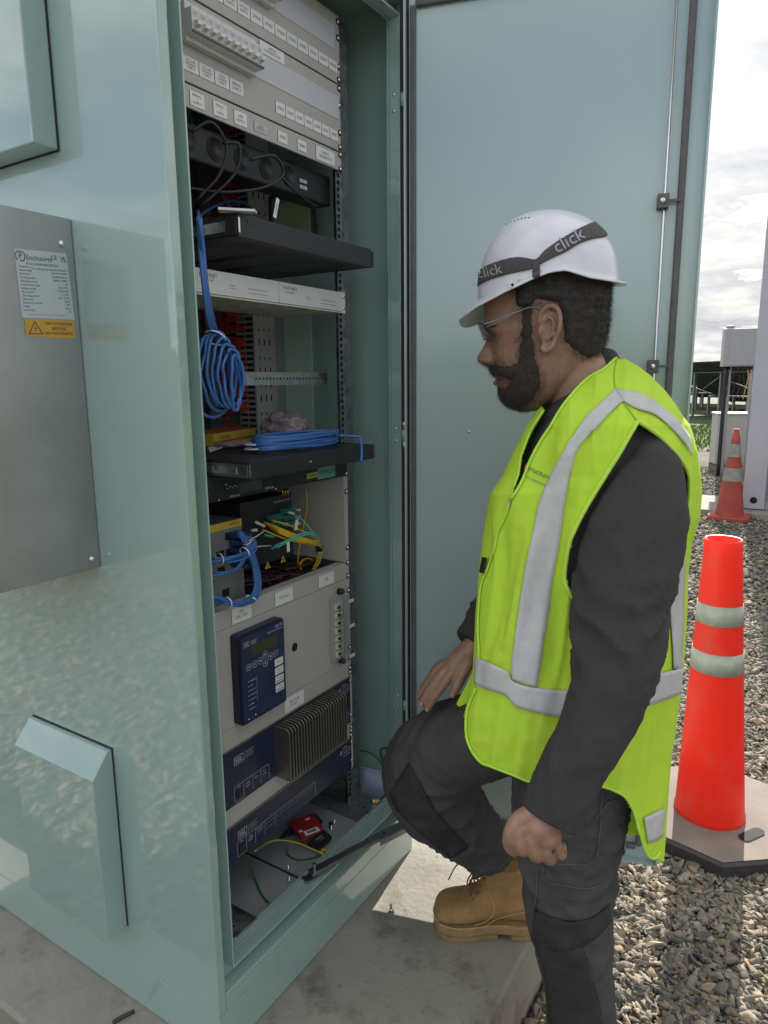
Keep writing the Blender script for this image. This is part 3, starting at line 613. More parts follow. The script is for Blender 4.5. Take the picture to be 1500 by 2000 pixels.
dist_panel(1.849, 1.990, 10, .146, 'grey distribution panel with ten breakers and a 240VAC distribution label, second from the top', None,
    [(.350, .424, .118, .140, ['240VAC', 'DISTRIBUTION'])]+row(.148, .036, [['DC LINK', 'METERING', 'SUPPLY'], ['SEL-2440', 'METERING', 'SUPPLY'], ['MEDIA', 'CONVERTER', 'SUPPLY'], ['FIREWALL', 'SUPPLY']], .020, .043)+row(.392, .0288, [sp]*7, .020, .042), [1.983, 1.948, 1.890, 1.859], (.327, .612))
dist_panel(1.807, 1.848, 0, 0, 'narrow grey label strip with seven spaced white labels below the breaker panels', None,
    [(.160, .194, .008, .032, ['FIREWALL', '1', 'SUPPLY']), (.216, .250, .008, .032, ['FIREWALL', '2', 'SUPPLY']), (.270, .304, .008, .032, ['HMI', 'SUPPLY']), (.396, .425, .009, .030, sp), (.459, .488, .009, .030, sp), (.523, .592, .006, .034, ['24VDC', 'DISTRIBUTION'])], [1.843, 1.812], (0, 0))
label_small = label(bpy.data.objects['distribution_panel.002'], .325, .362, 1.818, 1.833, ['SURGE', 'PROTECTION'], mt=greyp2)
# ---- black socket strip with its loose leads
t = thing('socket_strip', (XC, YR+.05, 1.73), 'black mains socket strip with hanging leads under the label strip', 'socket strip')
b = MB(); b.box(XL+.01, XR-.003, YR+.030, YR+.085, 1.735, 1.800); b.build('housing', black, t, bevel=.004)
def sock(b, i): b.lathe((.175+i*.072, YR+.0298, 1.768), [(.022, 0), (.022, -.0015), (.0195, -.0015), (.019, .0015)], 0, 20, (0, 1, 0))
each(sock, [(i,) for i in range(5)], 'socket', [blackp], t)
label(t, .50, .525, 1.765, 1.772, ['POWER'], y=YR+.0298, mt=greyp2); label(t, .50, .525, 1.752, 1.759, ['SURGE'], y=YR+.0298, mt=greyp2)
def lead(b, pts, r, m=0): b.tube(pts, r, m, 8)
leads = [[(.16, YR, 1.77), (.19, YR-.02, 1.79), (.225, YR-.02, 1.76), (.215, YR-.01, 1.71), (.18, YR+.02, 1.66)], [(.235, YR, 1.77), (.26, YR-.02, 1.77), (.255, YR-.01, 1.72), (.20, YR+.03, 1.655)],
         [(.31, YR, 1.76), (.36, YR-.02, 1.775), (.385, YR-.02, 1.745), (.33, YR-.01, 1.71), (.25, YR+.02, 1.69), (.17, YR+.04, 1.685)], [(.40, YR, 1.75), (.44, YR-.015, 1.72), (.50, YR, 1.715), (.56, YR+.03, 1.725)]]
each(lambda b, p: lead(b, p, .0031), [(p,) for p in leads], 'lead', [blackp], t)
# ---- terminal strip, red wires and slotted trunk on the side wall (seen through the rack)
t = thing('wiring_trunk', (.69, .47, .9), 'grey slotted cable trunk on the inner side wall', 'cable trunk')
b = MB(); b.box(.655, W-.0155, .436, .500, 1.18, 1.98)
z = 1.19
while z < 1.97:
    b.box(.6542, .6549, .4405, .466, z, z+.0075, 1); b.box(.6542, .6549, .471, .496, z, z+.0075, 1); z += .0152
z = 1.20
while z < 1.96:
    for k in range(3): b.box(.672+k*.021, .676+k*.021, .4352, .4359, z, z+(.017 if int(z*1000/38) % 2 else .007), 1)
    z += .038
b.build('trunk_body', [trunkg, dark], t)
t2 = thing('terminal_rail', (.69, .66, .9), 'rail of beige terminals with red wires on the inner side wall', 'terminal rail')
for k in range(64):
    z = 1.22+k*.0118
    b = MB(); b.box(.690, W-.0155, .60, .655, z, z+.0105); b.box(.684, .690, .602, .618, z+.001, z+.0095, 1); b.build('terminal', [beige, white], t2) if k < 64 else None
def rw(b, k):
    z = 1.225+k*.0118; z2 = 1.195+int((z-1.19)/.0456)*.0456+random.uniform(0, .030)
    b.tube([(.688, .602, z+.005), (.668, .575, z+.004-.002), (.655, .53, z2+random.uniform(-.008, .004)), (.658, .492, z2)], .0028, 0, 5, sub=4)
    b.tube([(.688, .610, z+.006), (.672, .58, z+.010), (.650, .55, z2+random.uniform(-.02, .02)), (.654, .48, z2+.006)], .0026, 0, 5, sub=4)
    b.tube([(.688, .604, z+.008), (.662, .57, z+.002), (.652, .52, z2+random.uniform(-.01, .01)), (.656, .465, z2+.003)], .0028, 0, 5, sub=4)
each(rw, [(k,) for k in range(64)], 'red_wire', [redc], t2)
# ---- sliding shelves
def shelf(z0, z1, lab, front_y=.012, xa=.166, xb=.594, rails='dark'):
    t = thing('sliding_shelf', (XC, front_y, z0), lab, 'sliding shelf', 'sliding shelves pulled out of the rack')
    b = MB(); b.box(xa, xb, front_y, front_y+.0015, z0, z1); b.build('front_lip', black, t, bevel=.0008)
    each(lambda b, x0, x1: b.box(x0, x1, front_y+.0016, .47, z0, z1-.001), [(xa, xa+.0015), (xb-.0015, xb)], 'side_lip', [black], t)
    b = MB(); zt = z1-.0035 if rails == 'bright' else z0+.001
    y = front_y+.03; b.box(xa+.0016, xb-.0016, front_y+.0016, y, zt, zt+.0012)
    while y < .43:
        b.box(xa+.0016, xa+.05, y, y+.0045, zt, zt+.0012); b.box(xb-.05, xb-.0016, y, y+.0045, zt, zt+.0012); b.box(xa+.15, xa+.175, y, y+.0045, zt, zt+.0012); b.box(xa+.26, xa+.285, y, y+.0045, zt, zt+.0012)
        b.box(xa+.0016, xb-.0016, y+.0046, y+.0126, zt, zt+.0012); y += .0126
    b.build('slotted_tray', black, t)
    each(lambda b, s: (b.box(s-.003, s, front_y+.003, .30, z0+.004, z1-.006), b.box(s-.0045, s-.003, front_y+.03, .20, z0+.010, z1-.012, 1)) if s < XC else (b.box(s, s+.003, front_y+.003, .30, z0+.004, z1-.006), b.box(s+.003, s+.011, front_y+.001, front_y+.003, z0+.002, z1-.004)), [(xa,), (xb,)], 'slide', [zinc if rails == 'bright' else mat('dark slide', (.05, .05, .05), .4, .5), chrome], t)
    each(lambda b, x: b.box(x-.002, x+.0022, front_y-.0008, front_y+.0002, (z0+z1)/2-.013, (z0+z1)/2+.013), [(xa+.002,)], 'end_clip', [chrome], t)
    return t
s1 = shelf(1.583, 1.623, 'upper empty black sliding shelf pulled out above the white network boxes')
b = MB(); 
for x, z in ((.19, 1.612), (.205, 1.609)): b.lathe((x, .0119, z), [(.002, 0), (.002, -.0003)], 0, 8, (0, 1, 0))
b.build('hole', dark, s1)
s2 = shelf(1.146, 1.181, 'lower black sliding shelf carrying the box, bubble wrap and blue coil', rails='bright')
b = MB(); b.lathe((.352, .0119, 1.163), [(.0018, 0), (.0018, -.0004)], 0, 8, (0, 1, 0)); b.build('rivet', white, s2)
# ---- the two white network boxes on their tray
def netbox(x0, x1, lab):
    t = thing('network_appliance', ((x0+x1)/2, YR, 1.492), lab, 'network appliance', 'white network boxes on the tray')
    z0, z1 = 1.4935, 1.537
    b = MB(); b.box(x0+.0006, x1-.0006, YR-.004, YR+.17, z0, z1); b.build('casing', white, t, bevel=.001)
    y = YR-.0043
    b = MB(); b.text('F', (x0+.014, y, z1-.0112), RT, UP, .0098, 0, 'LEFT'); b.text('O', (x0+.0195, y, z1-.0112), RT, UP, .0098, 1, 'LEFT'); b.text('RTINET', (x0+.0270, y, z1-.0112), RT, UP, .0098, 0, 'LEFT')
    b.text('FortiGate 60F', (x0+.020, y, z1-.0195), RT, UP, .0052, 0, 'LEFT')
    for i in range(3):
        for k in range(2): b.box(x0+.092+i*.006, x0+.0945+i*.006, y, y+.0002, z0+.014+k*.005, z0+.0158+k*.005, 0)
    for i in range(10):
        for k in range(2): b.box(x0+.145+i*.0058, x0+.1475+i*.0058, y, y+.0002, z0+.010+k*.008, z0+.012+k*.008, 0)
    b.box(x0+.002, x1-.002, y+.0001, y+.0003, z0+.0058, z0+.0063, 2); b.build('front_print', [ink, redink, mat('faint print', (.45, .47, .55), .5)], t)
netbox(.141, .378, 'left of two white network boxes with a red and black name print'); netbox(.3785, .606, 'right of two white network boxes, ending at the rack post')
t = thing('equipment_tray', (XC, .2, 1.487), 'white vented rack tray under the two network boxes', 'rack tray', None)
b = MB(); b.box(.139, XR-.0015, YR-.002, .30, 1.4895, 1.4928)
for i in range(5):
    for k in range(6): b.box(.19+i*.08+(k % 2)*.02, .235+i*.08+(k % 2)*.02, .135+k*.026, .141+k*.026, 1.4890, 1.4896, 1)
b.build('tray', [mat('tray cream', (.62, .61, .55), .45), mat('slot light', (.74, .73, .55), .5)], t, bevel=.0006)
b = MB(); b.box(.607, .6205, YR-.0025, YR-.0003, 1.4897, 1.5375); b.build('bracket', white, t); screws(t, [1.527, 1.500], .614)
# ---- loose things on the lower shelf
zs = 1.181
bm_ = mat('carton', (.62, .46, .07), .6, var=.08); bmr = mat('carton band', (.50, .10, .05), .6, var=.2)
c0 = pZ(418, 872, zs-.001); c1 = pZ(500, 857, zs-.001); ex = (c1-c0); L = np.linalg.norm(ex); ex /= L; ey = np.cross(Zd, ex)
b = MB(); b.obox(c0+ex*L/2+ey*.05+Zd*.0145, ex*L/2, ey*.05, Zd*.0145); b.obox(c0+ex*L/2+ey*.05+Zd*.0296, ex*L/2, ey*.05, Zd*.0004, 1); b.obox(c0+ex*L/2-ey*.0004+Zd*.009, ex*L/2, ey*.0003, Zd*.002, 1)
b.text('DATALINK', c0+ex*L*.25-ey*.0012+Zd*.019, ex, Zd, .011, 2); b.text('24 V', c0+ex*L*.62-ey*.0012+Zd*.019, ex, Zd, .009, 2)
tag(b.build('carton_box', [bm_, bmr, ink]), 'flat yellow and red carton lying on the lower black shelf', 'box')
def lump(name, c, r, lab, cat, m, seed):
    bm = bmesh.new(); bmesh.ops.create_icosphere(bm, subdivisions=5, radius=1)
    for v in bm.verts:
        p = v.co.copy(); q = p*3+Vector((seed, 0, 0)); k = 1+.28*noise.noise(q*.8)+.12*noise.noise(q*2.3)+.05*abs(noise.noise(q*6))
        bub = noise.voronoi(p*7+Vector((seed, 1, 2)))[0][0]; k += .10*(.35-bub)
        v.co = Vector((p.x*r[0]*k, p.y*r[1]*k, max(-.9, p.z)*r[2]*k))+Vector(c)
    me = bpy.data.meshes.new(name); bm.to_mesh(me); bm.free(); me.materials.append(m)
    for p in me.polygons: p.use_smooth = True
    o = bpy.data.objects.new(name, me); col.objects.link(o); return tag(o, lab, cat)
bubm = mat('bubble wrap film', (.50, .40, .46), .16, spec=.8, trans=.35, ior=1.2, var=.25, vscale=55, bump=.001, bscale=120)
c = pZ(535, 862, zs); lump('bubble_wrap', (c[0]+.02, c[1]-.02, zs+.034), (.052, .06, .036), 'crumpled pinkish bubble wrap between the carton and the blue coil', 'bubble wrap', bubm, 3.3)
c = pZ(470, 872, zs); lump('bubble_wrap_scrap', (c[0], c[1]+.015, zs+.006), (.06, .03, .006), 'thin flat scrap of bubble wrap in front of the carton', 'bubble wrap', bubm, 8.3)
def coil(name, c, rx, ry, n, r, m, lab, cat, dz=.004, tail=None, grp=None, tilt=0, par=None, seed=1, jit=.004):
    rs = np.random.RandomState(seed); pts = []
    for i in range(n*12):
        a = 2*math.pi*i/12; k = i/12
        pts.append(np.array([c[0]+(rx+rs.normal(0, jit)*.6)*math.cos(a), c[1]+(ry+rs.normal(0, jit)*.6)*math.sin(a), c[2]+dz*k+rs.uniform(0, dz*.6)]))
    if tail is not None: pts += [np.array(p) for p in tail]
    b = MB(); b.tube(pts, r, 0, 8, sub=4); o = b.build(name, m)
    return tag(o, lab, cat, grp)
cc = pZ(615, 858, zs); 
coil('network_cable_coil', (.425, .105, zs+.004), .135, .050, 7, .0031, bluec, 'blue network cable coil lying on the lower shelf beside the bubble wrap', 'cable', dz=.0042, tail=[(.50, .05, zs+.026), (.525, .008, zs+.022), (.522, .0, zs+.012), (.508, -.012, zs-.008), (.49, -.022, zs-.030)])
b = MB(); pts = [(.34+.06*math.cos(a)+.0, .12+.035*math.sin(a), zs+.004+.0015*a) for a in np.linspace(0, 12, 40)]; b.tube(pts, .0022, 0, 6, sub=2); tag(b.build('white_cable_coil', mat('white jacket', (.6, .65, .75), .4)), 'small white cable coil between bubble wrap and blue coil', 'cable')
b = MB(); p = [pZ(u, v, zs+.001) for u, v in ((406, 874), (440, 869), (442, 872), (410, 884))]; b.prism(p, (0, 0, .001)); tag(b.build('paper_slip', labelw), 'white paper slip at the left end of the lower shelf', 'paper')
b = MB(); p = [pZ(u, v, 1.624) for u, v in ((426, 409), (498, 413), (502, 418), (428, 416))]; b.prism(p, (0, 0, .004)); tag(b.build('white_bracket', white), 'long white metal bracket lying on the upper shelf', 'bracket')
b = MB(); p0, p1 = pY(536, 425, .03), pY(543, 388, .03); u = (p1-p0)/np.linalg.norm(p1-p0); s_ = np.cross(u, Yd); b.obox((p0+p1)/2, s_*.0042, Yd*.0004, (p1-p0)/2); b.text('PATCH', (p0+p1)/2-Yd*.0008, u, -s_ if s_[0] > 0 else s_, .006, 1); tag(b.build('cable_tag', [labelw, ink]), 'white cable tag standing up from the upper shelf', 'tag')
# ---- hanging blue cable and its coil at the left
def hang():
    t = thing('hanging_blue_cable', (.17, .07, 1.2), 'blue network cable hanging in a tied coil down the left side of the rack', 'cable')
    R_ = np.random.RandomState(4)
    def loop(b, k):
        pts = []; cx0, cz0 = pY(425, 722, .085)[0], pY(425, 722, .085)[2]
        for i in range(14):
            a = 2*math.pi*i/14; w_ = (.043-.0042*k); h_ = (.078-.0045*k); sq = 1-.12*math.sin(a)
            pts.append((cx0+.004*(k-3)+w_*math.cos(a)*sq+R_.normal(0, .0024), .085-.006*k+R_.normal(0, .002), cz0-.006*abs(k-2)+h_*math.sin(a)+R_.normal(0, .002)))
        b.tube(pts, .0031, 0, 8, True, 5)
    each(loop, [(k,) for k in range(7)], 'loop', [bluec], t)
    def down(b, k):
        pts = [pY(386+3*k, 425, .06), pY(391+4*k, 500, .055), pY(397+4*k, 560, .05), pY(405+5*k, 620, .055), pY(414+5*k, 650, .07)]
        if k == 1: pts = [pY(385, 410, .30)]+pts
        b.tube(pts, .003, 0, 8)
    each(down, [(k,) for k in range(3)], 'strand', [bluec], t)
    def across(b, l): b.tube([pY(u, v, y) for u, v, y in l], .0032, 0, 8)
    each(across, [([(388, 362, .35), (410, 360, .3), (435, 382, .28), (452, 412, .27)],), ([(386, 425, .2), (415, 405, .24), (450, 392, .28), (480, 398, .3), (497, 415, .32)],)], 'crossing_strand', [bluec], t)
    b = MB(); c_ = pY(420, 660, .07); b.lathe(c_, [(.020, -.0014), (.020, .0014)], 0, 16, (.6, .2, .8), cap=False); b.build('cable_tie', labelw, t)
hang()
# ---- GPS clock unit under the lower shelf
t = thing('clock_unit', (XC, YR, 1.098), 'black one-unit clock box with small display and green name sticker under the lower shelf', 'rack unit')
b = MB(); b.box(XL, XR, YR-.001, YR+.25, 1.096, 1.146); b.build('casing', black, t, bevel=.0008)
b = MB(); b.box(.235, .303, YR-.0018, YR-.0011, 1.104, 1.126); b.build('display', mat('dark lcd', (.05, .07, .075), .2), t)
b = MB(); b.box(.497, .566, YR-.0022, YR-.0011, 1.1005, 1.127); b.text('TEKRON', (.5315, YR-.0026, 1.1155), RT, UP, .0165, 1, maxw=.062); b.build('name_sticker', [mat('teal sticker', (.16, .42, .36), .4), ink], t)
b = MB(); b.box(.456, .4965, YR-.0022, YR-.0011, 1.1065, 1.1195); b.text('CALIBRATED', (.476, YR-.0026, 1.113), RT, UP, .0055, 1, maxw=.036); b.build('small_sticker', [mat('lime sticker', (.42, .48, .12), .5), ink], t)
b = MB(); b.text('TEKRON', (.326, YR-.0016, 1.1035), RT, UP, .0072, 0); b.text('NTS 03-G+', (.222, YR-.0016, 1.1008), RT, UP, .0062, 0)
for i in range(5): b.box(.200+i*.007, .204+i*.007, YR-.0016, YR-.0012, 1.118+(i % 2)*.003, 1.119+(i % 2)*.003)
b.build('front_print', whiteink, t); screws(t, [1.101], .614)
each(lambda b, x, z: screw(b, x, z, YR-.001, .0028, False), [(.196, 1.128), (.345, 1.099), (.175, 1.099)], 'screw', [chrome, blackp], t)
# ---- grey side plate of the fibre bay
t = thing('bay_side_plate', (.605, .2, .87), 'pale grey upright side plate closing the fibre bay on the right', 'side plate')
b = MB(); b.box(.603, .605, YR+.003, .34, .874, 1.095); b.box(.603, XR, YR, YR+.0025, .868, 1.095); b.build('plate', greyp, t); screws(t, [1.056], .613); screws(t, [.911, .872], .613)
b = MB(); c_ = pX(624, 1070, .6025); b.lathe(c_, [(.011, 0), (.011, -.004), (.0065, -.005), (.0065, .001)], 0, 18, (1, 0, 0)); b.build('grommet', blackp, t)
# ---- fibre patch box
t = thing('fibre_patch_box', (.43, .2, .89), 'black fibre patch box with aqua connectors and two yellow laser triangles', 'patch box')
yF = .195
b = MB(); b.box(.325, .503, yF, yF+.16, .905, 1.062); b.build('casing', black, t, bevel=.0012)
b = MB(); b.box(.435, .495, yF-.0008, yF+.0001, 1.045, 1.049); b.build('name_strip', mat('grey strip', (.2, .22, .24), .4), t)
def conn(b, x, z): b.box(x, x+.0048, yF-.016, yF-.0002, z, z+.0115); b.box(x+.001, x+.0038, yF-.024, yF-.016, z+.003, z+.0085)
spots = [(.412+i*.0062, z) for z in (.992, 1.008) for i in range(6)]+[(.459+i*.0062, z) for z in (.984, 1.000, 1.016) for i in range(6)]
each(conn, spots, 'connector', [mat('aqua connector', (.04, .28, .24), .4)], t)
def wconn(b, x, z): b.box(x, x+.0036, yF-.034, yF-.0242, z+.002, z+.008)
each(wconn, [(.443, .992), (.437, .992), (.459+.0062*5, 1.018), (.459+.0062*4, 1.001), (.459+.0062*5, 1.001), (.459+.0062*3, .985), (.459+.0062*4, .985), (.459+.0062*5, .985)], 'plug', [white], t)
def tri(b, u, v):
    p = pY(u, v, yF-.0006); s = .0095
    b.add([p+Xd*-s-Zd*s*.8, p+Xd*s-Zd*s*.8, p+Zd*s], [(0, 1, 2)]); b.ball(p-Yd*.0003-Zd*.0015, .0028, 1, 8, 5, (1, .1, 1))
    for a in range(6): b.obox(p-Yd*.0004-Zd*.0015, Xd*.0052*math.cos(a)+Zd*.0052*math.sin(a), Yd*.0001, (Zd*math.cos(a)-Xd*math.sin(a))*.0002, 1)
each(tri, [(523, 1104), (553, 1092)], 'laser_sticker', [mat('laser yellow', (.80, .72, .05), .45), ink], t)
# ---- controller (grey with yellow header) and blue plug bundle
t = thing('network_switch', (.23, .15, .87), 'grey rail-mounted switch with a yellow header and blue plugs', 'switch')
b = MB(); b.box(.165, .283, .152, .24, .862, 1.040); b.build('casing', mat('switch grey', (.20, .21, .21), .45, var=.05), t, bevel=.001)
b = MB(); b.box(.166, .282, .1512, .1519, 1.024, 1.0395); b.text('SWITCH', (.262, .1508, 1.032), RT, UP, .008, 1, maxw=.03); b.build('header', [mat('header yellow', (.62, .43, .06), .45), ink], t)
each(lambda b, x, z: b.box(x, x+.020, .1506, .1519, z, z+.016), [(.232, 1.0), (.205, .965), (.205, .93), (.215, .88), (.232, .965)], 'port', [dark], t)
b = MB()
for i in range(6): b.text('X%d' % (i+1), (.195, .1508, 1.010-i*.018), RT, UP, .005, 0)
b.build('port_print', ink, t)
each(lambda b, x, z: (b.box(x, x+.013, .125, .1504, z, z+.011), b.box(x+.002, x+.011, .110, .125, z+.002, z+.009)), [(.242+(i % 2)*.016, 1.005-(i//2)*.016) for i in range(10)], 'blue_plug', [mat('blue plug boot', (.02, .06, .2), .45)], t)
# blue bundle: runs from the plugs down, around and out to the left
def bundle():
    t = thing('blue_cable_bundle', (.2, .13, .88), 'tied bundle of blue network cables sweeping round the switch', 'cable bundle')
    R_ = np.random.RandomState(9)
    A = [(470, 1040, .12), (486, 1062, .105), (494, 1085, .10), (503, 1120, .10), (500, 1160, .095), (480, 1178, .09), (455, 1178, .09), (432, 1172, .10), (415, 1168, .11)]
    Bp = [(472, 1045, .12), (492, 1058, .105), (493, 1070, .10), (470, 1083, .10), (440, 1091, .11), (415, 1092, .12)]
    Cp = [(492, 1064, .10), (480, 1088, .10), (465, 1112, .105), (440, 1122, .11), (415, 1124, .12)]
    def strand(b, L, k):
        j = R_.normal(0, 3.2, 2); pts = []
        for i, (u, v, y) in enumerate(L): w_ = .35+.65*abs(math.sin(i*.9+k)); pts.append(pY(u+j[0]*w_*1.2-k*.8*(L is A), v+j[1]*w_*1.3, y+R_.normal(0, .003)))
        b.tube(pts, .0030, 0, 8, sub=6)
    each(strand, [(A, k) for k in range(12)]+[(Bp, k) for k in range(6)]+[(Cp, k) for k in range(2)], 'cable', [bluec], t)
    each(lambda b, u, v, y, ax: b.lathe(pY(u, v, y), [(.0125, -.0015), (.0125, .0015)], 0, 14, ax, cap=False), [(482, 1056, .107, (.6, 0, -.8)), (428, 1092, .115, (1, 0, 0)), (478, 1079, .10, (.9, 0, .3)), (444, 1178, .092, (1, 0, .0)), (490, 1168, .095, (.6, 0, .7))], 'cable_tie', [labelw], t)
    each(lambda b, *p: b.tube([pY(*q) for q in p], .0013, 0, 5), [((486, 1056, .10), (500, 1048, .11), (515, 1038, .13)), ((488, 1069, .10), (510, 1067, .11), (530, 1066, .14))], 'tie_tail', [labelw], t)
bundle()
def patch():
    t = thing('fibre_patch_leads', (.5, .14, .95), 'yellow and aqua fibre leads fanning out to the grommet', 'fibre cables')
    R_ = np.random.RandomState(2)
    def y1(b, k): b.tube([pY(515+k*4, 1020+k*3.5, .165), pY(550, 1033+k*2.5, .13), pY(590, 1050+k*2, .115), pY(622, 1062+R_.normal(0, 2), .125), pX(628, 1072, .596)], .0021, 0, 6)
    each(y1, [(k,) for k in range(5)], 'yellow_lead', [yelc], t)
    each(lambda b, l: b.tube([pY(u, v, y) for u, v, y in l], .0021, 0, 6), [([(530, 1016, .165), (565, 1026, .14), (600, 1042, .12), (626, 1058, .13)],), ([(512, 1034, .165), (545, 1048, .14), (580, 1058, .12), (618, 1066, .13)],), ([(597, 955, .21), (600, 985, .2), (592, 1030, .21), (583, 1080, .215), (581, 1120, .22)],), ([(624, 1078, .15), (617, 1100, .16), (608, 1118, .17)],), ([(628, 1078, .15), (622, 1098, .16), (611, 1120, .17)],)], 'yellow_lead', [yelc], t)
    each(lambda b, l: b.tube([pY(u, v, y) for u, v, y in l], .0019, 0, 6), [([(570, 1003, .17), (590, 1015, .14), (606, 1034, .125), (618, 1050, .13), (625, 1064, .14)],), ([(535, 1068, .125), (560, 1056, .115), (590, 1042, .112), (610, 1041, .115), (622, 1052, .125), (624, 1066, .14)],), ([(540, 1070, .125), (570, 1055, .115), (600, 1044, .112), (618, 1048, .12)],), ([(628, 1080, .15), (624, 1098, .16), (612, 1116, .17)],)], 'aqua_lead', [aqua], t)
    each(lambda b, u, v, u2, v2, y, m: b.tube([pY(u, v, y), pY(u2, v2, y-.01)], .0036, m, 6, smoothpath=False), [(498, 1019, 517, 1028, .16, 0), (490, 1036, 503, 1035, .16, 0), (562, 1000, 575, 1004, .17, 0), (530, 1072, 546, 1062, .125, 1), (516, 1045, 535, 1049, .15, 1)], 'plug', [white, mat('aqua boot', (.04, .3, .24), .4)], t)
    each(lambda b, u, v, a: b.obox(pY(u, v, .115), Xd*.0048, Yd*.0004, Zd*.012+Xd*a), [(579, 1025, .003), (563, 1068, 0)], 'paper_flag', [labelw], t)
    b = MB(); pts = [pY(598+14*math.cos(a)+a*.4, 1104+13*math.sin(a), .19+.002*a) for a in np.linspace(0, 16, 46)]; b.tube(pts, .0018, 0, 5, sub=2); b.build('slack_loop', yelc, t)
patch()
b = MB()
for i in range(3): b.tube([pY(552+i*5, 954, .17), pY(552+i*5, 968, .17)], .0024, 0, 8, smoothpath=False)
tag(b.build('brass_connectors', mat('brass', (.6, .42, .16), .3, 1.0)), 'short brass aerial sockets below the clock unit', 'connector')
b = MB(); b.box(.165, .602, .14, .33, .855, .860); tag(b.build('bay_floor', black), 'black bay floor behind the upper label strip', 'shelf plate')
b = MB()
for i in range(26): 
    a = .30+.3*random.random(); b.tube([(a, .16+.1*random.random(), .866), (a+.05, .17+.1*random.random(), .87), (a+.09, .15+.1*random.random(), .866)], .0025, random.randint(0, 1), 5)
tag(b.build('loose_wires', [mat('maroon wire', (.12, .02, .03), .5), blackp]), 'tangle of dark wires behind the label strip', 'wires')
# ---- label strip, relay panel, relay
t = thing('relay_panel', (XC, YR, .605), 'wide pale grey relay panel with a label strip along its top', 'relay panel')
b = MB(); b.box(XL, XR, YR, YR+.0025, .8300, .871); b.box(XL, XR, YR+.0026, YR+.028, .868, .8706); b.build('label_strip', greyp, t, bevel=.0005)
b = MB(); b.box(XL, XR, YR, YR+.0025, .607, .8292); b.lathe((.3935, YR-.0003, .716), [(.0105, 0), (.0104, .0002)], 1, 20, (0, 1, 0)); b.build('front_plate', [greyp, dark], t, bevel=.0005)
label(t, .196, .255, .832, .866, ['RP1', '(SEL-751)'], h=.0095); label(t, .331, .393, .833, .864, ['TCS RLY'], h=.0095); label(t, .490, .552, .834, .863, ['TTF'], h=.010)
screws(t, [.836, .797, .642, .612], .6135)
t = thing('protection_relay', (.27, YR, .6), 'dark blue protection relay with keypad, small screen and four labelled buttons', 'protection relay')
yb = .085
b = MB()
def rbox(b, x0, x1, z0, z1, ya, yb_, r=.006, m=0):
    pts = []
    for cx_, cz_, a0 in ((x1-r, z1-r, 0), (x0+r, z1-r, 90), (x0+r, z0+r, 180), (x1-r, z0+r, 270)):
        for k in range(5): a = rad(a0+k*22.5); pts.append((cx_+r*math.cos(a), ya, cz_+r*math.sin(a)))
    b.prism(pts, (0, yb_-ya, 0), m)
rbox(b, .188, .332, .612, .812, YR-.0002, yb+.003); rbox(b, .1895, .3305, .6135, .8105, yb+.003, yb); b.build('housing', mat('relay blue housing', (.010, .016, .045), .35), t)
b = MB(); rbox(b, .1935, .3275, .6175, .8065, yb-.0001, yb-.0006); b.build('faceplate', mat('relay blue face', (.022, .036, .085), .38), t)
y = yb-.0008
b = MB(); b.box(.222, .308, y, y+.0003, .757, .783); b.build('display', mat('olive lcd', (.05, .055, .025), .15), t)
b = MB(); b.box(.202, .220, y, y+.0003, .783, .794, 0); b.box(.2025, .2195, y-.0002, y, .7836, .7934, 1); b.text('SEL', (.211, y-.0005, .7885), RT, UP, .0088, 0)
for i in range(3): b.box(.224, .243-i*.002, y, y+.0002, .7915-i*.0035, .7921-i*.0035, 0)
b.text('SEL-751', (.314, y, .800), RT, UP, .0075, 0); b.text('FEEDER PROTECTION RELAY', (.300, y, .7925), RT, UP, .0045, 0, maxw=.05)
def ringp(b, x, z, r, sq=False):
    n = 16 if not sq else 4; o = math.pi/4 if sq else 0
    for i in range(n):
        a, a2 = 2*math.pi*i/n+o, 2*math.pi*(i+1)/n+o; f = lambda a, k: (x+k*math.cos(a), y, z+k*math.sin(a)); b.add([f(a, r), f(a2, r), f(a2, r*.9), f(a, r*.9)], [(0, 1, 2, 3)], 0)
for x, z, s_ in ((.214, .737, 1), (.233, .738, 0), (.250, .739, 0), (.266, .748, 0), (.266, .728, 0), (.283, .738, 0), (.300, .739, 1)): ringp(b, x, z, .0092 if s_ else .0078, bool(s_))
for x, z, d in ((.266, .748, (0, 1)), (.266, .728, (0, -1)), (.250, .739, (-1, 0)), (.283, .738, (1, 0))):
    p = np.array([x, y, z]); dv = Xd*d[0]+Zd*d[1]; sv_ = Xd*d[1]+Zd*d[0]; b.add([p+dv*.0035, p-dv*.002+sv_*.003, p-dv*.002-sv_*.003], [(0, 1, 2)])
b.text('ESC', (.233, y, .738), RT, UP, .005, 0); b.text('TRIP', (.214, y, .737), RT, UP, .005, 0); b.text('ENT', (.300, y, .739), RT, UP, .005, 0)
for i, s_ in enumerate(('ENABLED', 'TRIP', 'INST OC', 'PHASE OC', 'GND OC', 'FREQ', 'BKR FAIL')): b.text(s_, (.215, y, .705-i*.0105), RT, UP, .0042, 0, 'LEFT'); b.ball((.211, y, .705-i*.0105), .0013, 0, 6, 4, (1, .2, 1))
b.add([(.236, y, .709), (.2365, y, .709), (.2365, y, .655), (.236, y, .655)], [(0, 1, 2, 3)])
b.build('face_print', [whiteink, mat('relay blue face', (0, 0, 0))], t)
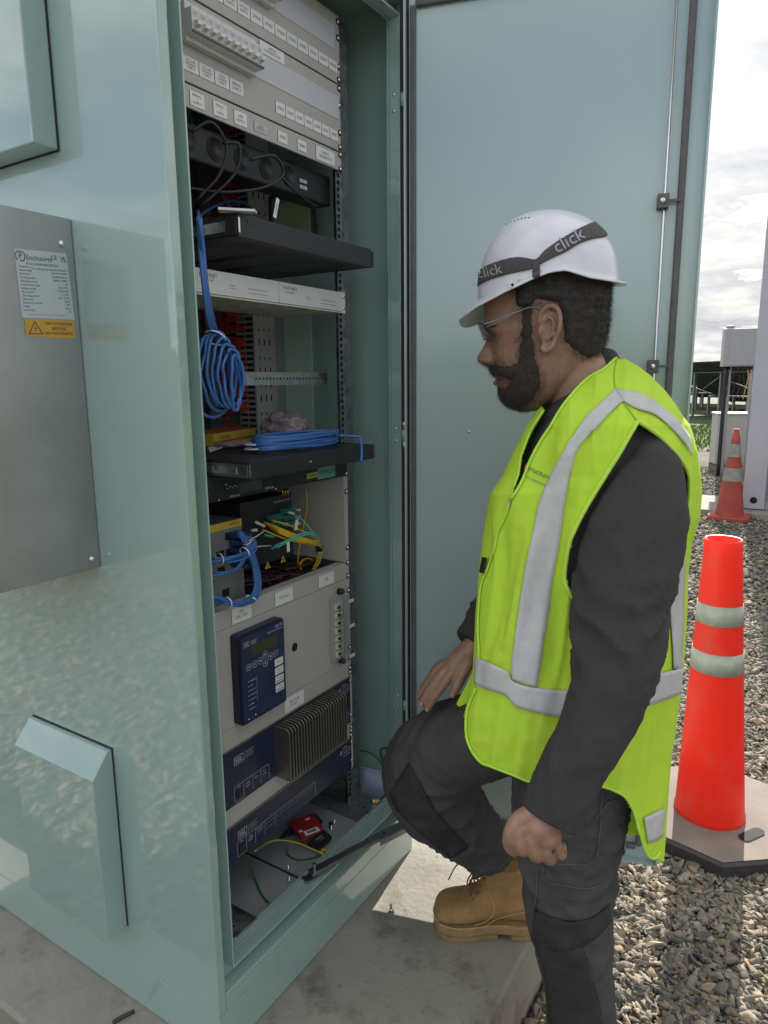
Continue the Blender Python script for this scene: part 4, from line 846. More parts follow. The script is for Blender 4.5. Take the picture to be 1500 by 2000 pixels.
for i, (l1, l2) in enumerate((('AUX 1', ''), ('LOCK', 'OUT'), ('CLOSE', 'BREAKER'), ('TRIP', 'BREAKER'))):
    z = .7165-i*.0205
    b = MB(); b.lathe((.2865, y+.0002, z), [(.0078, 0), (.0076, -.0016), (.0062, -.002)], 0, 18, (0, 1, 0)); bt = b.build('button', navy, t)
    b = MB(); b.box(.2955, .323, y-.0002, y+.0003, z-.0082, z+.0082); b.text(l1, (.310, y-.0005, z+.003*bool(l2)), RT, UP, .0055, 1, maxw=.022)
    if l2: b.text(l2, (.310, y-.0005, z-.004), RT, UP, .0055, 1, maxw=.022)
    b.build('button_label', [labelw, ink], t)
each(lambda b, x, z: b.lathe((x, y, z), [(.0018, 0), (.0012, -.0015)], 0, 8, (0, 1, 0)), [(.228, .624), (.207, .622)], 'indicator', [white], t)
# ---- test terminal block
t = thing('test_block', (.548, YR, .62), 'clear-covered test terminal block at the right of the relay panel', 'test block')
b = MB(); b.box(.532, .578, YR-.012, YR-.0002, .630, .800); b.build('base', mat('test block grey', (.35, .36, .34), .4), t, bevel=.001)
def tt(b, i): z = .643+i*.0205; b.box(.536, .562, YR-.020, YR-.0121, z, z+.017, 0); b.box(.550, .560, YR-.0212, YR-.0200, z+.003, z+.013, 1); b.lathe((.543, YR-.020, z+.0085), [(.0042, 0), (.0042, -.002)], 2, 10, (0, 1, 0)); b.lathe((.555, YR-.0213, z+.0085), [(.0032, 0), (.003, -.001)], 3, 8, (0, 1, 0))
each(tt, [(i,) for i in range(7)], 'terminal', [mat('terminal cream', (.60, .60, .50), .4), mat('terminal tab', (.50, .52, .22), .4), blackp, chrome], t)
b = MB(); b.box(.530, .580, YR-.036, YR-.0345, .636, .792); b.box(.578, .5795, YR-.0344, YR-.0125, .636, .792); b.build('clear_cover', glass, t)
each(lambda b, x, z: b.lathe((x, YR-.003, z), [(.0075, 0), (.0075, -.012), (.005, -.016)], 0, 16, (0, 1, 0)), [(.568, .808), (.568, .622)], 'thumb_knob', [blackp], t)
each(lambda b, x, z: b.box(x-.011, x+.010, YR-.038, YR-.0362, z-.004, z+.004), [(.575, .786), (.576, .720), (.575, .640)], 'cover_tag', [mat('clear tag', (.6, .62, .6), .2)], t)
# ---- lower label strip and two computer units
t = thing('label_strip', (XC, YR, .56), 'pale grey label strip above the finned unit', 'label strip', 'plain label strips')
b = MB(); b.box(XL, XR, YR, YR+.0025, .562, .6062); b.build('plate', greyp, t); label(t, .349, .420, .566, .600, ['SEL-3530', 'RTAC'], h=.0095); screws(t, [.585, .572], .6135)
t = thing('label_strip', (XC, YR, .385), 'pale grey label strip between the two navy units', 'label strip', 'plain label strips')
b = MB(); b.box(XL, XR, YR, YR+.0025, .386, .4285); b.build('plate', greyp, t); label(t, .350, .419, .388, .424, ['SEL-2440', 'DPAC'], h=.0095); screws(t, [.415, .405, .392], .6135)
def computer(z0, z1, lab, fins, model):
    t = thing('rack_computer', (XC, YR, z0), lab, 'rack computer', 'navy rack computers')
    b = MB(); b.box(.150, .611, YR-.003, YR+.20, z0, z1); b.build('front_plate', navy, t, bevel=.0008)
    b = MB(); b.box(.1495, .6115, YR-.0045, YR+.004, z1, z1+.0022); b.box(.6113, XR, YR-.002, YR, z0-.002, z1+.002, 1); b.build('edge_trim', [alu, mat('cream ear', (.50, .46, .38), .5)], t)
    y = YR-.0034; b = MB()
    b.box(.179, .206, y, y+.0002, z1-.040, z1-.021, 0); b.box(.180, .205, y-.0002, y, z1-.039, z1-.022, 1); b.text('SEL', (.1925, y-.0005, z1-.0308), RT, UP, .0150, 0)
    for i in range(4): b.box(.214, .240-(i % 2)*.004, y, y+.0002, z1-.0225-i*.0045, z1-.0230-i*.0045, 0)
    b.box(.2105, .2108, y, y+.0002, z1-.041, z1-.020, 0)
    if fins: segs = [.175, .203, .232, .258, .285]
    else: segs = [.175, .203, .232, .264, .300, .450]
    top, bot = z0+.042, z0+.006
    for i, x in enumerate(segs): b.box(x, x+.0005, y, y+.0002, bot, top, 0)
    b.box(segs[0], segs[-1]+.0005, y, y+.0002, top, top+.0005, 0); b.box(segs[0], segs[1], y, y+.0002, bot-.0005, bot, 0)
    b.text('USB', (.189, y, top-.005), RT, UP, .0055, 0); b.text('PWR', (.217, y, top-.010), RT, UP, .0055, 0); b.text('RESET', (.217, y, top-.017), RT, UP, .0055, 0, maxw=.022)
    if fins:
        b.text('ETH 1', (.245, y, top-.010), RT, UP, .005, 0); b.text('HDD', (.270, y, top-.008), RT, UP, .005, 0); b.text('COM', (.270, y, top-.016), RT, UP, .005, 0)
    else:
        b.text('ENABLED', (.247, y, top-.006), RT, UP, .005, 0, maxw=.026); b.text('ALARM', (.247, y, top-.014), RT, UP, .005, 0)
        for i in range(4): b.ball((.270+i*.008, y, top-.010), .0012, 0, 6, 4, (1, .2, 1)); b.ball((.270+i*.008, y, top-.022), .0012, 0, 6, 4, (1, .2, 1))
        for i in range(14): b.text('%d' % (i+1), (.308+i*.010, y, top-.006), RT, UP, .005, 0); b.ball((.308+i*.010, y, top-.012), .0011, 0, 6, 4, (1, .2, 1))
    p = np.array([.563, y, z1-.022 if not fins else z1-.020])
    for a in (45, 135): b.obox(p, (Xd*math.cos(rad(a))+Zd*math.sin(rad(a)))*.0065, Yd*.0001, (Zd*math.cos(rad(a))-Xd*math.sin(rad(a)))*.0010, 0)
    for i, s_ in enumerate((model, 'AUTOMATION', 'CONTROLLER', 'PLATFORM')): b.text(s_, (.572, y, z1-.012-i*.008), RT, UP, .0058 if i else .007, 0, 'LEFT', maxw=.034)
    b.build('front_print', [whiteink, navy], t)
    b = MB(); xs = .190
    if fins: b.lathe((.188, y, bot+.015), [(.0085, 0), (.0085, -.002), (.006, -.002), (.006, .0006)], 0, 18, (0, 1, 0))
    else: b.box(.180, .199, y-.0015, y+.0002, bot+.006, bot+.022)
    b.build('port', [blackp], t)
    if fins:
        b = MB(); b.box(.574, .606, y-.0004, y+.0002, z0+.004, z0+.045, 0); b.box(.575, .605, y-.0006, y-.0002, z0+.005, z0+.044, 1)
        for i in range(3): b.box(.585, .600, y-.0009, y-.0006, z0+.012+i*.011, z0+.015+i*.011, 0)
        b.box(.5965, .600, y-.0009, y-.0006, z0+.012, z0+.037, 0); b.build('type_label', [mat('dim print', (.2, .22, .27), .5), navy], t)
        hs = mat('fin alloy', (.25, .235, .205), .38, .85, var=.08, vscale=30)
        b = MB(); b.box(.305, .533, YR-.008, YR-.0031, z0+.002, z1-.004); b.build('fin_base', hs, t)
        def fin(b, i):
            x = .306+i*.01042
            b.prism([(x, YR-.0081, z0+.0), (x, YR-.050, z0+.0), (x, YR-.050, z1-.012), (x, YR-.047, z1-.006), (x, YR-.041, z1-.002), (x, YR-.0081, z1-.002)], (.0042, 0, 0))
        each(fin, [(i,) for i in range(22)], 'heat_fin', [hs], t, bevel=.0007)
    screws(t, [z1-.012, z0+.020], .6135)
computer(.430, .560, 'upper navy rack computer with a block of upright metal cooling fins', True, 'RTAC')
computer(.298, .384, 'lower navy rack computer with a plain face and row of status marks', False, 'DPAC')
# ---- things at the bottom
def floor_bits():
    zf = .1505
    t = thing('earth_wire', (.3, .1, zf), 'green earth wire curving over the cabinet floor to a yellow lug', 'earth wire', None)
    b = MB(); b.tube([pY(486, 1672, .11), pZ(488, 1690, .20), pZ(497, 1715, .16), pZ(512, 1748, zf+.004), pZ(531, 1769, zf+.004)], .0022, 0, 7); b.build('wire', greenc, t)
    b = MB(); b.tube([pZ(524, 1768, zf+.005), pZ(534, 1772, zf+.006)], .0045, 0, 8, smoothpath=False); b.lathe(pZ(544, 1773, zf), [(.0065, 0), (.0065, .002), (.004, .002), (.004, .010)], 1, 6); b.build('lug', [yellow, chrome], t)
    t = thing('earth_wire', (.4, .15, zf), 'yellow-green earth wire arching from the lower unit to a floor stud', 'earth wire', None)
    b = MB(); b.tube([pY(498, 1662, .12), pZ(515, 1650, .21), pZ(540, 1641, .20), pZ(580, 1646, .175), pZ(625, 1665, zf+.008)], .0020, 0, 7); b.tube([pZ(561, 1652, .17), pZ(561, 1668, zf+.003), pZ(580, 1679, zf+.003), pZ(605, 1677, zf+.003), pZ(626, 1668, zf+.008)], .0022, 1, 7); b.build('wire', [gywire, greenc], t)
    b = MB(); b.tube([pZ(620, 1664, zf+.007), pZ(632, 1668, zf+.006)], .0045, 0, 8, smoothpath=False); b.tube([pZ(628, 1660, zf+.007), pZ(638, 1661, zf+.006)], .004, 0, 8, smoothpath=False); b.build('lug', yellow, t)
    t = thing('earth_wire', (.72, .1, .2), 'dark green earth wire looping beside the right inner wall', 'earth wire', None)
    b = MB(); b.tube([pX(704, 1466, .70), pX(722, 1470, .70), pX(742, 1487, .70), pX(753, 1512, .70), pX(756, 1545, .70), pX(745, 1560, .69), pZ(739, 1564, .195)], .0026, 0, 7); b.tube([pX(760, 1462, .735), pX(748, 1462, .735), pX(743, 1470, .735), pX(752, 1505, .72), pX(757, 1540, .72)], .0026, 0, 7); b.build('wire', greenc, t)
    b = MB(); b.tube([pZ(739, 1563, .196), pZ(733, 1567, .196)], .0045, 0, 8, smoothpath=False); b.lathe(pZ(730, 1569, .1905), [(.004, 0), (.004, .012)], 1, 8); b.build('lug', [yellow, chrome], t)
    # instruction leaflet leaning on the wall
    b = MB(); p = [pX(704, 1496, .733), pX(750, 1507, .737), pX(759, 1566, .725), pX(705, 1566, .722)]; b.add(p, [(0, 1, 2, 3)]); ex = p[1]-p[0]; ez = p[0]-p[3]
    for i in range(9):
        for (a0, a1, s0, s1) in ((.04, .30, .97, .5), (.36, .94, .97, .55)):
            a = a0+(a1-a0)*i/9; q0 = p[0]+ex*a-ez*(1-s0)+np.array([-.0006, -.0003, 0]); q1 = p[0]+ex*a-ez*(1-s1-random.uniform(0, .12))+np.array([-.0006, -.0003, 0]); wv = ex*.012
            b.add([q0, q1, q1+wv, q0+wv], [(0, 1, 2, 3)], 1)
    tag(b.build('leaflet', [mat('leaflet paper', (.55, .60, .74), .6), mat('grey print', (.22, .24, .32), .6)]), 'printed leaflet leaning against the inner wall at the bottom', 'leaflet')
    # small red and black packet with bar code
    A, B_, C_, D_ = [pZ(u, v, zf+.022) for u, v in ((565, 1612), (612, 1595), (630, 1622), (590, 1645))]
    b = MB(); b.prism([A, B_, C_, D_], (0, 0, .012)); m1_, m2_ = (A*.1+B_*.1+C_*.4+D_*.4), 0
    e1 = (B_-A)/np.linalg.norm(B_-A); e2 = (D_-A)/np.linalg.norm(D_-A); cpos = (C_+D_)/2+Zd*.0125-e2*.004
    b.obox(cpos, e1*.020, e2*.009, Zd*.0006, 1)
    for i in range(9): b.obox(cpos+Zd*.0008+e1*(-.012+i*.003), e1*.0007*(1+i % 2), e2*.005, Zd*.0001, 2)
    b.obox((A*.3+B_*.7)*.75+(C_+D_)/2*.25+Zd*.0128, e1*.007, e2*.004, Zd*.0002, 1); b.obox(A*.25+D_*.75+Zd*.0128+e1*.008-e2*.006, e1*.005, e2*.004, Zd*.0002, 1)
    tag(b.build('red_packet', [mat('red card', (.36, .025, .03), .45), labelw, ink]), 'small red packet with a white bar code on the cabinet floor', 'packet')
    b = MB(); A, B_, C_, D_ = [pZ(u, v, zf+.010) for u, v in ((600, 1652), (632, 1626), (648, 1640), (622, 1660))]; b.prism([A, B_, C_, D_], (0, 0, .010)); e1 = (B_-A)/np.linalg.norm(B_-A); e2 = np.cross(Zd, e1); b.text('DATE', (A+B_+C_+D_)/4+Zd*.0106+e2*.003, e1, e2, .0085, 1); b.text('CODE', (A+B_+C_+D_)/4+Zd*.0106-e2*.006, e1, e2, .0055, 1)
    tag(b.build('black_packet', [blackp, whiteink]), 'small black packet with white print under the red packet', 'packet')
    b = MB()
    for i in range(10): b.tube([pZ(545+i*6, 1640-i*2, zf+.004), pZ(572+i*4, 1612-i, zf+.012+.004*(i % 3)), pZ(610+i*2, 1590+i*2, zf+.01), pZ(630-i*3, 1605+i*3, zf+.004)], .0022, i % 3 == 0, 6)
    tag(b.build('coiled_dark_leads', [mat('dark blue lead', (.02, .04, .09), .5), blackp]), 'heap of dark leads behind the red packet on the cabinet floor', 'cables')
    p = pZ(646, 1616, zf); b = MB(); b.box(p[0]-.004, p[0]+.004, p[1]-.004, p[1]+.004, zf, zf+.016); tag(b.build('clip', blackp, bevel=.001), 'small black clip standing on the cabinet floor', 'clip')
    P = pZ(765, 1780, .0); b = MB(); b.lathe(P+Zd*.006, [(.0075, -.006), (.0075, -.001), (.0045, -.001), (.0045, .012), (.002, .013)], 0, 12, (.5, .35, .3)); tag(b.build('loose_bolt', chrome), 'loose bright bolt lying on the concrete slab', 'bolt')
    a, e = pZ(220, 1997, .004), pZ(262, 1975, .004); b = MB(); b.tube([a*1.0, (a+e)/2+Zd*.001, e], .0042, 0, 8); tag(b.build('rod_offcut', rubber), 'dark rod offcut lying on the slab by the plinth', 'rod')
floor_bits()
b = MB(); ANT = None
# ================================================================== the technician
rayh = lambda u, v: ray(u, v)/np.linalg.norm(ray(u, v))
def nz(x, y, z=0.0): return noise.noise(Vector((float(x), float(y), float(z))))
def raw_bvh(b): return BVHTree.FromPolygons([tuple(p) for p in b.v], [tuple(f) for f in b.f])
def remesh(o, vox, smooth=3, fac=.5):
    m = o.modifiers.new('join', 'REMESH'); m.mode = 'VOXEL'; m.voxel_size = vox; m.use_smooth_shade = True
    if smooth: s = o.modifiers.new('soften', 'SMOOTH'); s.iterations = smooth; s.factor = fac
    return o
def loft(b, st, m=0, n=28, sub=6, wr=None, cap=True):
    """st rows: u, v, depth, half-width in photo pixels, depth ratio"""
    S = crom(np.array(st, float), sub); P = np.array([pD(r[0], r[1], r[2]) for r in S]); T = np.gradient(P, axis=0); T /= np.linalg.norm(T, axis=1)[:, None]; rings = []; L = 0
    for i, (r, p, t) in enumerate(zip(S, P, T)):
        if i: L += np.linalg.norm(P[i]-P[i-1])
        view = p-CAM; view /= np.linalg.norm(view); side = np.cross(t, view); side /= np.linalg.norm(side); dep = np.cross(side, t); ra = r[3]*r[2]/F; rb = ra*r[4]; ring = []
        for q in np.arange(n)*2*math.pi/n:
            k = 1+(wr(L, q) if wr else 0)
            ring.append(p+side*ra*k*math.cos(q)+dep*rb*k*math.sin(q))
        rings.append(ring)
    b.ring(rings, m, cap=cap)
def inpoly(P, poly):
    P = np.atleast_2d(P); x, y = P[:, 0], P[:, 1]; q = np.array(poly, float); c = np.zeros(len(P), bool); j = len(q)-1
    for i in range(len(q)):
        xi, yi, xj, yj = q[i][0], q[i][1], q[j][0], q[j][1]
        with np.errstate(divide='ignore', invalid='ignore'): hit = ((yi > y) != (yj > y)) & (x < (xj-xi)*(y-yi)/(yj-yi+1e-12)+xi)
        c ^= hit; j = i
    return c
def polydist(P, poly):
    P = np.atleast_2d(P); q = np.array(poly, float); d = np.full(len(P), 1e9)
    for i in range(len(q)):
        a, bb = q[i], q[(i+1) % len(q)]; ab = bb-a; t = np.clip(((P-a)@ab)/(ab@ab), 0, 1); d = np.minimum(d, np.linalg.norm(P-(a+t[:, None]*ab), axis=1))
    return np.where(inpoly(P, poly), d, -d)
skin = mat('brown skin', (.33, .185, .125), .42, var=.2, vscale=45, bump=.0004, bscale=420, sss=.12)
hairm = mat('black hair', (.040, .032, .028), .55, var=.3, vscale=300)
shirtm = mat('charcoal sweatshirt', (.046, .041, .040), .92, var=.10, vscale=35, bump=.0004, bscale=1400)
trm = mat('dark grey work trousers', (.062, .060, .058), .88, var=.16, vscale=22, bump=.0005, bscale=900)
trd = mat('black knee patch', (.028, .027, .028), .8, var=.15, vscale=40, bump=.0004, bscale=1100)
vestm = mat('fluorescent lime fabric', (.64, .90, .06), .75, var=.05, vscale=9, bump=.0004, bscale=500, tl=.22)
pipem = mat('lime binding', (.62, .92, .10), .7, tl=.15)
tapem = mat('silver reflective tape', (.54, .54, .53), .45, var=.07, vscale=60, bump=.0006, bscale=90)
# ---- body: head, neck, trunk, arms, hands and legs in one continuous mesh
HO = pD(1065, 640, 1.30); HN = rayh(1065, 640)                       # head centre; HN points away from the camera
HF = np.cross(HN, Zd); HF /= np.linalg.norm(HF); HF = -HF if HF@AX[0] > 0 else HF     # face direction (to the left of the photo)
HU = np.cross(HN, HF); HU = HU if HU[2] > 0 else -HU
def hp(u, v, lat=0.0):                                               # lat: metres towards the camera
    r = ray(u, v); return CAM+r*(((HO-CAM)@HN)/(r@HN))-HN*lat
def hlocal(u, v): q = hp(u, v)-HO; return q@HF, q@HU
def hpx(x, z):                                                       # inverse of hlocal, for points of the head's middle plane
    return proj(HO+np.outer(x, HF)+np.outer(z, HU))
HT = np.array([(436, 1045, 1115, 22), (448, 1005, 1148, 44), (470, 975, 1170, 60), (500, 955, 1182, 70), (540, 947, 1186, 76), (580, 944, 1184, 78), (625, 946, 1181, 77), (645, 948, 1179, 76), (660, 957, 1176, 74), (680, 962, 1171, 72), (705, 965, 1158, 70), (720, 963, 1148, 68), (740, 970, 1128, 65), (760, 977, 1106, 60), (778, 985, 1085, 52), (792, 1000, 1066, 40), (802, 1018, 1046, 20)], float)
def headpt(v, q, extra=0.0):
    uf, ub, wd = [np.interp(v, HT[:, 0], HT[:, i]) for i in (1, 2, 3)]
    c, s = math.cos(q), math.sin(q); n = 2.25; k = (abs(c)**n+abs(s)**n)**(-1/n)
    g = lambda x, m_, sg: math.exp(-((x-m_)/sg)**2)
    qa = abs((q+math.pi) % (2*math.pi)-math.pi); push = 0
    nose = np.interp(v, [645, 655, 665, 680, 692, 700, 707, 713, 720], [0, 3, 9, 20, 29, 34, 31, 15, 0])
    push += nose*g(qa, 0, .15+.10*g(v, 704, 10)); push += 9*g(v, 704, 8)*g(qa, .22, .10)
    push += 4*g(v, 636, 9)*g(qa, .3, .35); push -= 9*g(v, 657, 11)*g(qa, .42, .17)
    push += 5*g(v, 729, 5)*g(qa, 0, .28)+4*g(v, 748, 5)*g(qa, 0, .25)-6*g(v, 740, 3)*g(qa, 0, .34)
    push += 5*g(v, 690, 16)*g(qa, .75, .28)                          # cheek
    uc, A = (uf+ub)/2, (ub-uf)/2; A2 = A+extra/.00098
    u = uc-A2*k*c-push*max(0, c)
    return u, (wd/1000+extra)*k*s
def headmesh(b, fn=None, v0=437, v1=802, nr=96, n=120, m=0):
    rings = []
    for v in np.linspace(v0, v1, nr):
        ring = []
        for q in np.arange(n)*2*math.pi/n:
            e = fn(v, q) if fn else 0; u, lat = headpt(v, q, e); ring.append(hp(u, v+(e/.00098)*.6*max(0, (v-740)/60), lat))
        rings.append(ring)
    b.ring(rings, m)
def limb(b, pts, rs_, m=0, n=14): b.tube(pts, rs_, m, n, sub=5); b.ball(pts[-1], rs_[-1]*.98, m, n, 7)
body = MB(); headmesh(body)
def neckfold(L, q): return .01*nz(L*30, q)
loft(body, [(1108, 640, 1.31, 52, 1.0), (1116, 700, 1.31, 56, 1.0), (1132, 750, 1.31, 62, .95), (1150, 800, 1.32, 78, .9), (1165, 850, 1.32, 95, .9)], sub=8)
# ear: plate, rim, lobe
def ear(b, sgn):
    q = lambda u, v, l: hp(u, v, sgn*l)
    b.ball(q(1073, 648, .079), 1.0, 0, 18, 10, (.001, .001, .001))
    E = [(1054, 632), (1058, 612), (1072, 600), (1086, 604), (1092, 622), (1090, 645), (1082, 664), (1074, 678), (1064, 682), (1057, 674)]
    b.tube([q(u, v, .083+.010*max(0, (u-1062)/30)) for u, v in E], [.0036, .0046, .0048, .0046, .0044, .004, .0042, .0052, .0058, .003], 0, 10, sub=5)
    b.tube([q(1064, 628, .082), q(1072, 620, .088), q(1080, 630, .089), q(1078, 648, .087), q(1068, 662, .084)], [.0035, .0032, .0034, .0034, .0035], 0, 8)
    b.tube([q(1054, 660, .079), q(1056, 648, .082), q(1055, 636, .080)], [.003, .0045, .003], 0, 8)
    c = [q(u, v, .078) for u, v in ((1056, 618), (1070, 606), (1086, 612), (1088, 640), (1078, 664), (1066, 678), (1058, 668), (1055, 640))]
    b.prism(c, -HN*sgn*.0045)
ear(body, 1); ear(body, -1)
# hands: separate bent fingers on a palm
D_ = lambda L: [pD(*p) for p in L]
for L, r0, r1 in (([(1048, 1606, 1.108), (1014, 1622, 1.103), (1017, 1658, 1.106), (1028, 1663, 1.130), (1038, 1655, 1.146)], .0094, .0072),
                  ([(1056, 1604, 1.108), (1038, 1634, 1.100), (1044, 1670, 1.104), (1055, 1673, 1.132), (1066, 1656, 1.150)], .0096, .0074),
                  ([(1068, 1606, 1.110), (1062, 1640, 1.103), (1070, 1676, 1.108), (1079, 1677, 1.134), (1084, 1658, 1.150)], .0092, .0070),
                  ([(1080, 1610, 1.113), (1085, 1640, 1.112), (1094, 1668, 1.116), (1099, 1668, 1.138), (1099, 1652, 1.150)], .0080, .0062)):
    limb(body, D_(L), [r0+.002, r0+.0012, r0, (r0+r1)/2, r1])
limb(body, D_([(1050, 1585, 1.112), (1014, 1600, 1.108), (996, 1628, 1.106), (995, 1652, 1.114), (1004, 1663, 1.124)]), [.016, .0135, .0115, .0100, .0085])
body.tube(D_([(1090, 1555, 1.118), (1072, 1590, 1.116), (1050, 1618, 1.112), (1046, 1636, 1.112)]), [.026, .027, .028, .020], 0, 16)
body.ball(pD(1068, 1630, 1.112), 1, 0, 16, 8, (.026, .024, .020))
for L, r0, r1 in (([(905, 1290, 1.492), (868, 1312, 1.484), (842, 1345, 1.489), (824, 1374, 1.497)], .0098, .0078),
                  ([(905, 1295, 1.485), (880, 1318, 1.473), (855, 1352, 1.480), (835, 1383, 1.490)], .0100, .0080),
                  ([(905, 1290, 1.50), (862, 1303, 1.500), (838, 1333, 1.512), (818, 1362, 1.524)], .0095, .0075),
                  ([(905, 1286, 1.505), (862, 1297, 1.512), (842, 1320, 1.528), (826, 1342, 1.540)], .0085, .0068)):
    limb(body, D_(L), [r0+.003, r0+.001, r0, r1])
limb(body, D_([(918, 1290, 1.482), (906, 1312, 1.468), (894, 1337, 1.462), (884, 1356, 1.464)]), [.015, .0125, .0105, .0088])
body.tube(D_([(935, 1250, 1.50), (918, 1272, 1.495), (895, 1295, 1.492), (880, 1308, 1.490)]), [.024, .026, .027, .020], 0, 16)
# what the clothes cover
loft(body, [(1160, 800, 1.34, 60, 1.1), (1190, 900, 1.34, 115, .8), (1170, 1050, 1.34, 130, .75), (1140, 1250, 1.35, 120, .8), (1120, 1430, 1.36, 110, .9), (1110, 1520, 1.36, 70, 1)])
loft(body, [(1262, 905, 1.245, 16, 1), (1245, 960, 1.21, 40, 1), (1235, 1050, 1.17, 52, 1), (1205, 1290, 1.12, 44, 1), (1130, 1470, 1.11, 36, 1), (1085, 1565, 1.115, 27, 1)])
loft(body, [(1090, 900, 1.48, 40, 1), (1010, 1150, 1.56, 42, 1), (960, 1230, 1.52, 32, 1), (925, 1262, 1.50, 26, 1)])
loft(body, [(1110, 1470, 1.34, 80, 1), (1108, 1640, 1.345, 70, 1), (1120, 1800, 1.355, 52, 1), (1135, 1960, 1.37, 48, 1), (1150, 2190, 1.40, 32, 1)])
loft(body, [(1060, 1440, 1.42, 75, 1), (950, 1440, 1.50, 66, 1), (845, 1495, 1.58, 58, 1), (900, 1600, 1.63, 42, 1), (970, 1700, 1.68, 22, 1)])
P = body.build('person', skin, None, smooth=True); remesh(P, .0026, 1, .5)
tag(P, 'man in white helmet and lime vest resting one boot on the slab', 'person')

nail = mat('finger nail', (.40, .25, .19), .3)
for u, v, d in ((823, 1376, 1.4885), (834, 1386, 1.4810), (884, 1358, 1.4555)): b = MB(); b.ball(pD(u, v, d), 1, 0, 10, 6, (.0052, .0045, .0052)); b.build('finger_nail', nail, P)
# ---- hair and beard: shells that rise out of the skin, edged with fine strands
BE = [(1014, 592), (1046, 592), (1050, 650), (1054, 700), (1062, 745), (1050, 772), (1030, 792), (1000, 806), (973, 796), (957, 772), (966, 757), (988, 753), (997, 743), (985, 738), (962, 733), (942, 729), (936, 714), (948, 707), (975, 706), (1000, 708), (1008, 700), (1010, 676), (1012, 630)]
HA = [(990, 480), (1215, 480), (1210, 600), (1206, 650), (1200, 700), (1160, 706), (1122, 690), (1098, 668), (1094, 630), (1086, 598), (1050, 590), (1040, 606), (1010, 606)]
def shell(poly, thick, seed, amp):
    def fn(v, q):
        u, lat = headpt(v, q); d = polydist([(u, v)], poly)[0]+4*nz(u*.12, v*.12, 5); t = max(0, min(1, (d+6)/22)); t = t*t*(3-2*t)
        thick_ = thick if poly is HA else thick*(.25+.75*max(0, min(1, (v-665)/70)))
        return -.004+t*(thick_+.004)+t*amp*nz(u*.09+seed, v*.09, lat*60)
    return fn
b = MB(); headmesh(b, shell(BE, .0042, 2, .0012), 560, 802, 90, 130); beard = b.build('beard', mat('beard root tone', (.052, .037, .031), .7, var=.35, vscale=140, detail=10, bump=.0004, bscale=500), P); bvb = raw_bvh(b); beardb = b
b = MB(); headmesh(b, shell(HA, .0055, 9, .0028), 450, 740, 80, 120)
hairb = MB(); hairb.v, hairb.f, hairb.mi, hairb.sm = b.v, b.f, b.mi, b.sm
hair = b.build('hair', hairm, P)
def strands(src, poly, n, ln, w_, name, dirf, parent, seed, spread=7, fall=0):
    rs = np.random.RandomState(seed); V = np.array(src.v); Fc = np.array([f for f in src.f if len(f) == 4]); C = V[Fc].mean(1)
    nrm = np.cross(V[Fc[:, 1]]-V[Fc[:, 0]], V[Fc[:, 2]]-V[Fc[:, 0]]); nrm /= np.linalg.norm(nrm, axis=1)[:, None]+1e-12; ctr = C.mean(0); nrm *= np.sign(((C-ctr)*nrm).sum(1))[:, None]
    Q = C-HO; x, z = Q@HF, Q@HU; uu, vv = hpx(x, z); pdv = polydist(np.stack([uu, vv], 1), poly); ok = np.where((pdv > -spread) & ((fall == 0) | (rs.rand(len(pdv)) < np.exp(np.minimum(0, pdv)/max(.1, fall)))))[0]
    vs = []; fs = []
    for i in rs.choice(ok, n):
        p = C[i]+rs.normal(0, .0016, 3); d = nrm[i]*.55+dirf(uu[i], vv[i])*.8+rs.normal(0, .38, 3); d /= np.linalg.norm(d); l = ln*rs.uniform(.5, 1.3); s = np.cross(d, rs.normal(size=3)); s /= np.linalg.norm(s); k = len(vs)
        mid = p+d*l*.5; end = p+d*l+rs.normal(0, .0015, 3)
        vs += [p-s*w_, p+s*w_, mid+s*w_*.7, mid-s*w_*.7, end]; fs += [(k, k+1, k+2, k+3), (k+3, k+2, k+4)]
    b = MB(); b.add(vs, fs); return b.build(name, hairm, parent)
strands(beardb, BE, 22000, .0065, .00018, 'beard_strands', lambda u, v: -HU*.9+HF*.35, beard, 5)
strands(hairb, HA, 22000, .0095, .00020, 'hair_strands', lambda u, v: -HU*.6-HF*.5, hair, 6)
hd = MB(); headmesh(hd, None, 560, 800)
strands(hd, BE, 22000, .0032, .00013, 'stubble', lambda u, v: -HU*.8+HF*.2, beard, 15, 26, 9)
strands(hd, HA, 9000, .0050, .00015, 'short_hair', lambda u, v: -HU*.8-HF*.3, hair, 16, 16, 6)
b = MB()
for s in (1, -1):
    for k in range(120):
        t = random.random(); u = 950+t*38+random.uniform(-1, 1); v = 642-5*math.sin(t*2.4)+random.uniform(-2.5, 2.5); uu, l = headpt(v, s*(.10+.62*t)); p = hp(uu-1, v, l+s*.001); d = -HF*.7*1+HU*.25+HN*(-s)*.3; b.tube([p, p+d*.006], [.0004, .0001], 0, 3, smoothpath=False)
b.build('eyebrows', hairm, P)
b = MB()
for s in (1, -1): u_, l_ = headpt(657, s*.42); b.ball(hp(u_+9, 656, l_-s*.001), .0112, 0, 16, 9); b.ball(hp(u_+1, 656, l_-s*.0005), .0046, 1, 12, 7)
b.build('eyes', [mat('eye white', (.30, .27, .25), .2), mat('dark iris', (.02, .012, .01), .1)], P)
b = MB()
for s in (1, -1):
    u_, l_ = headpt(657, s*.42)
    for e in (-1, 1): b.tube([hp(u_+2, 656+e*2, l_-s*.010), hp(u_-1, 656+e*5, l_), hp(u_+8, 656+e*3, l_+s*.009)], .0026, 0, 8)
b.build('eyelids', skin, P)
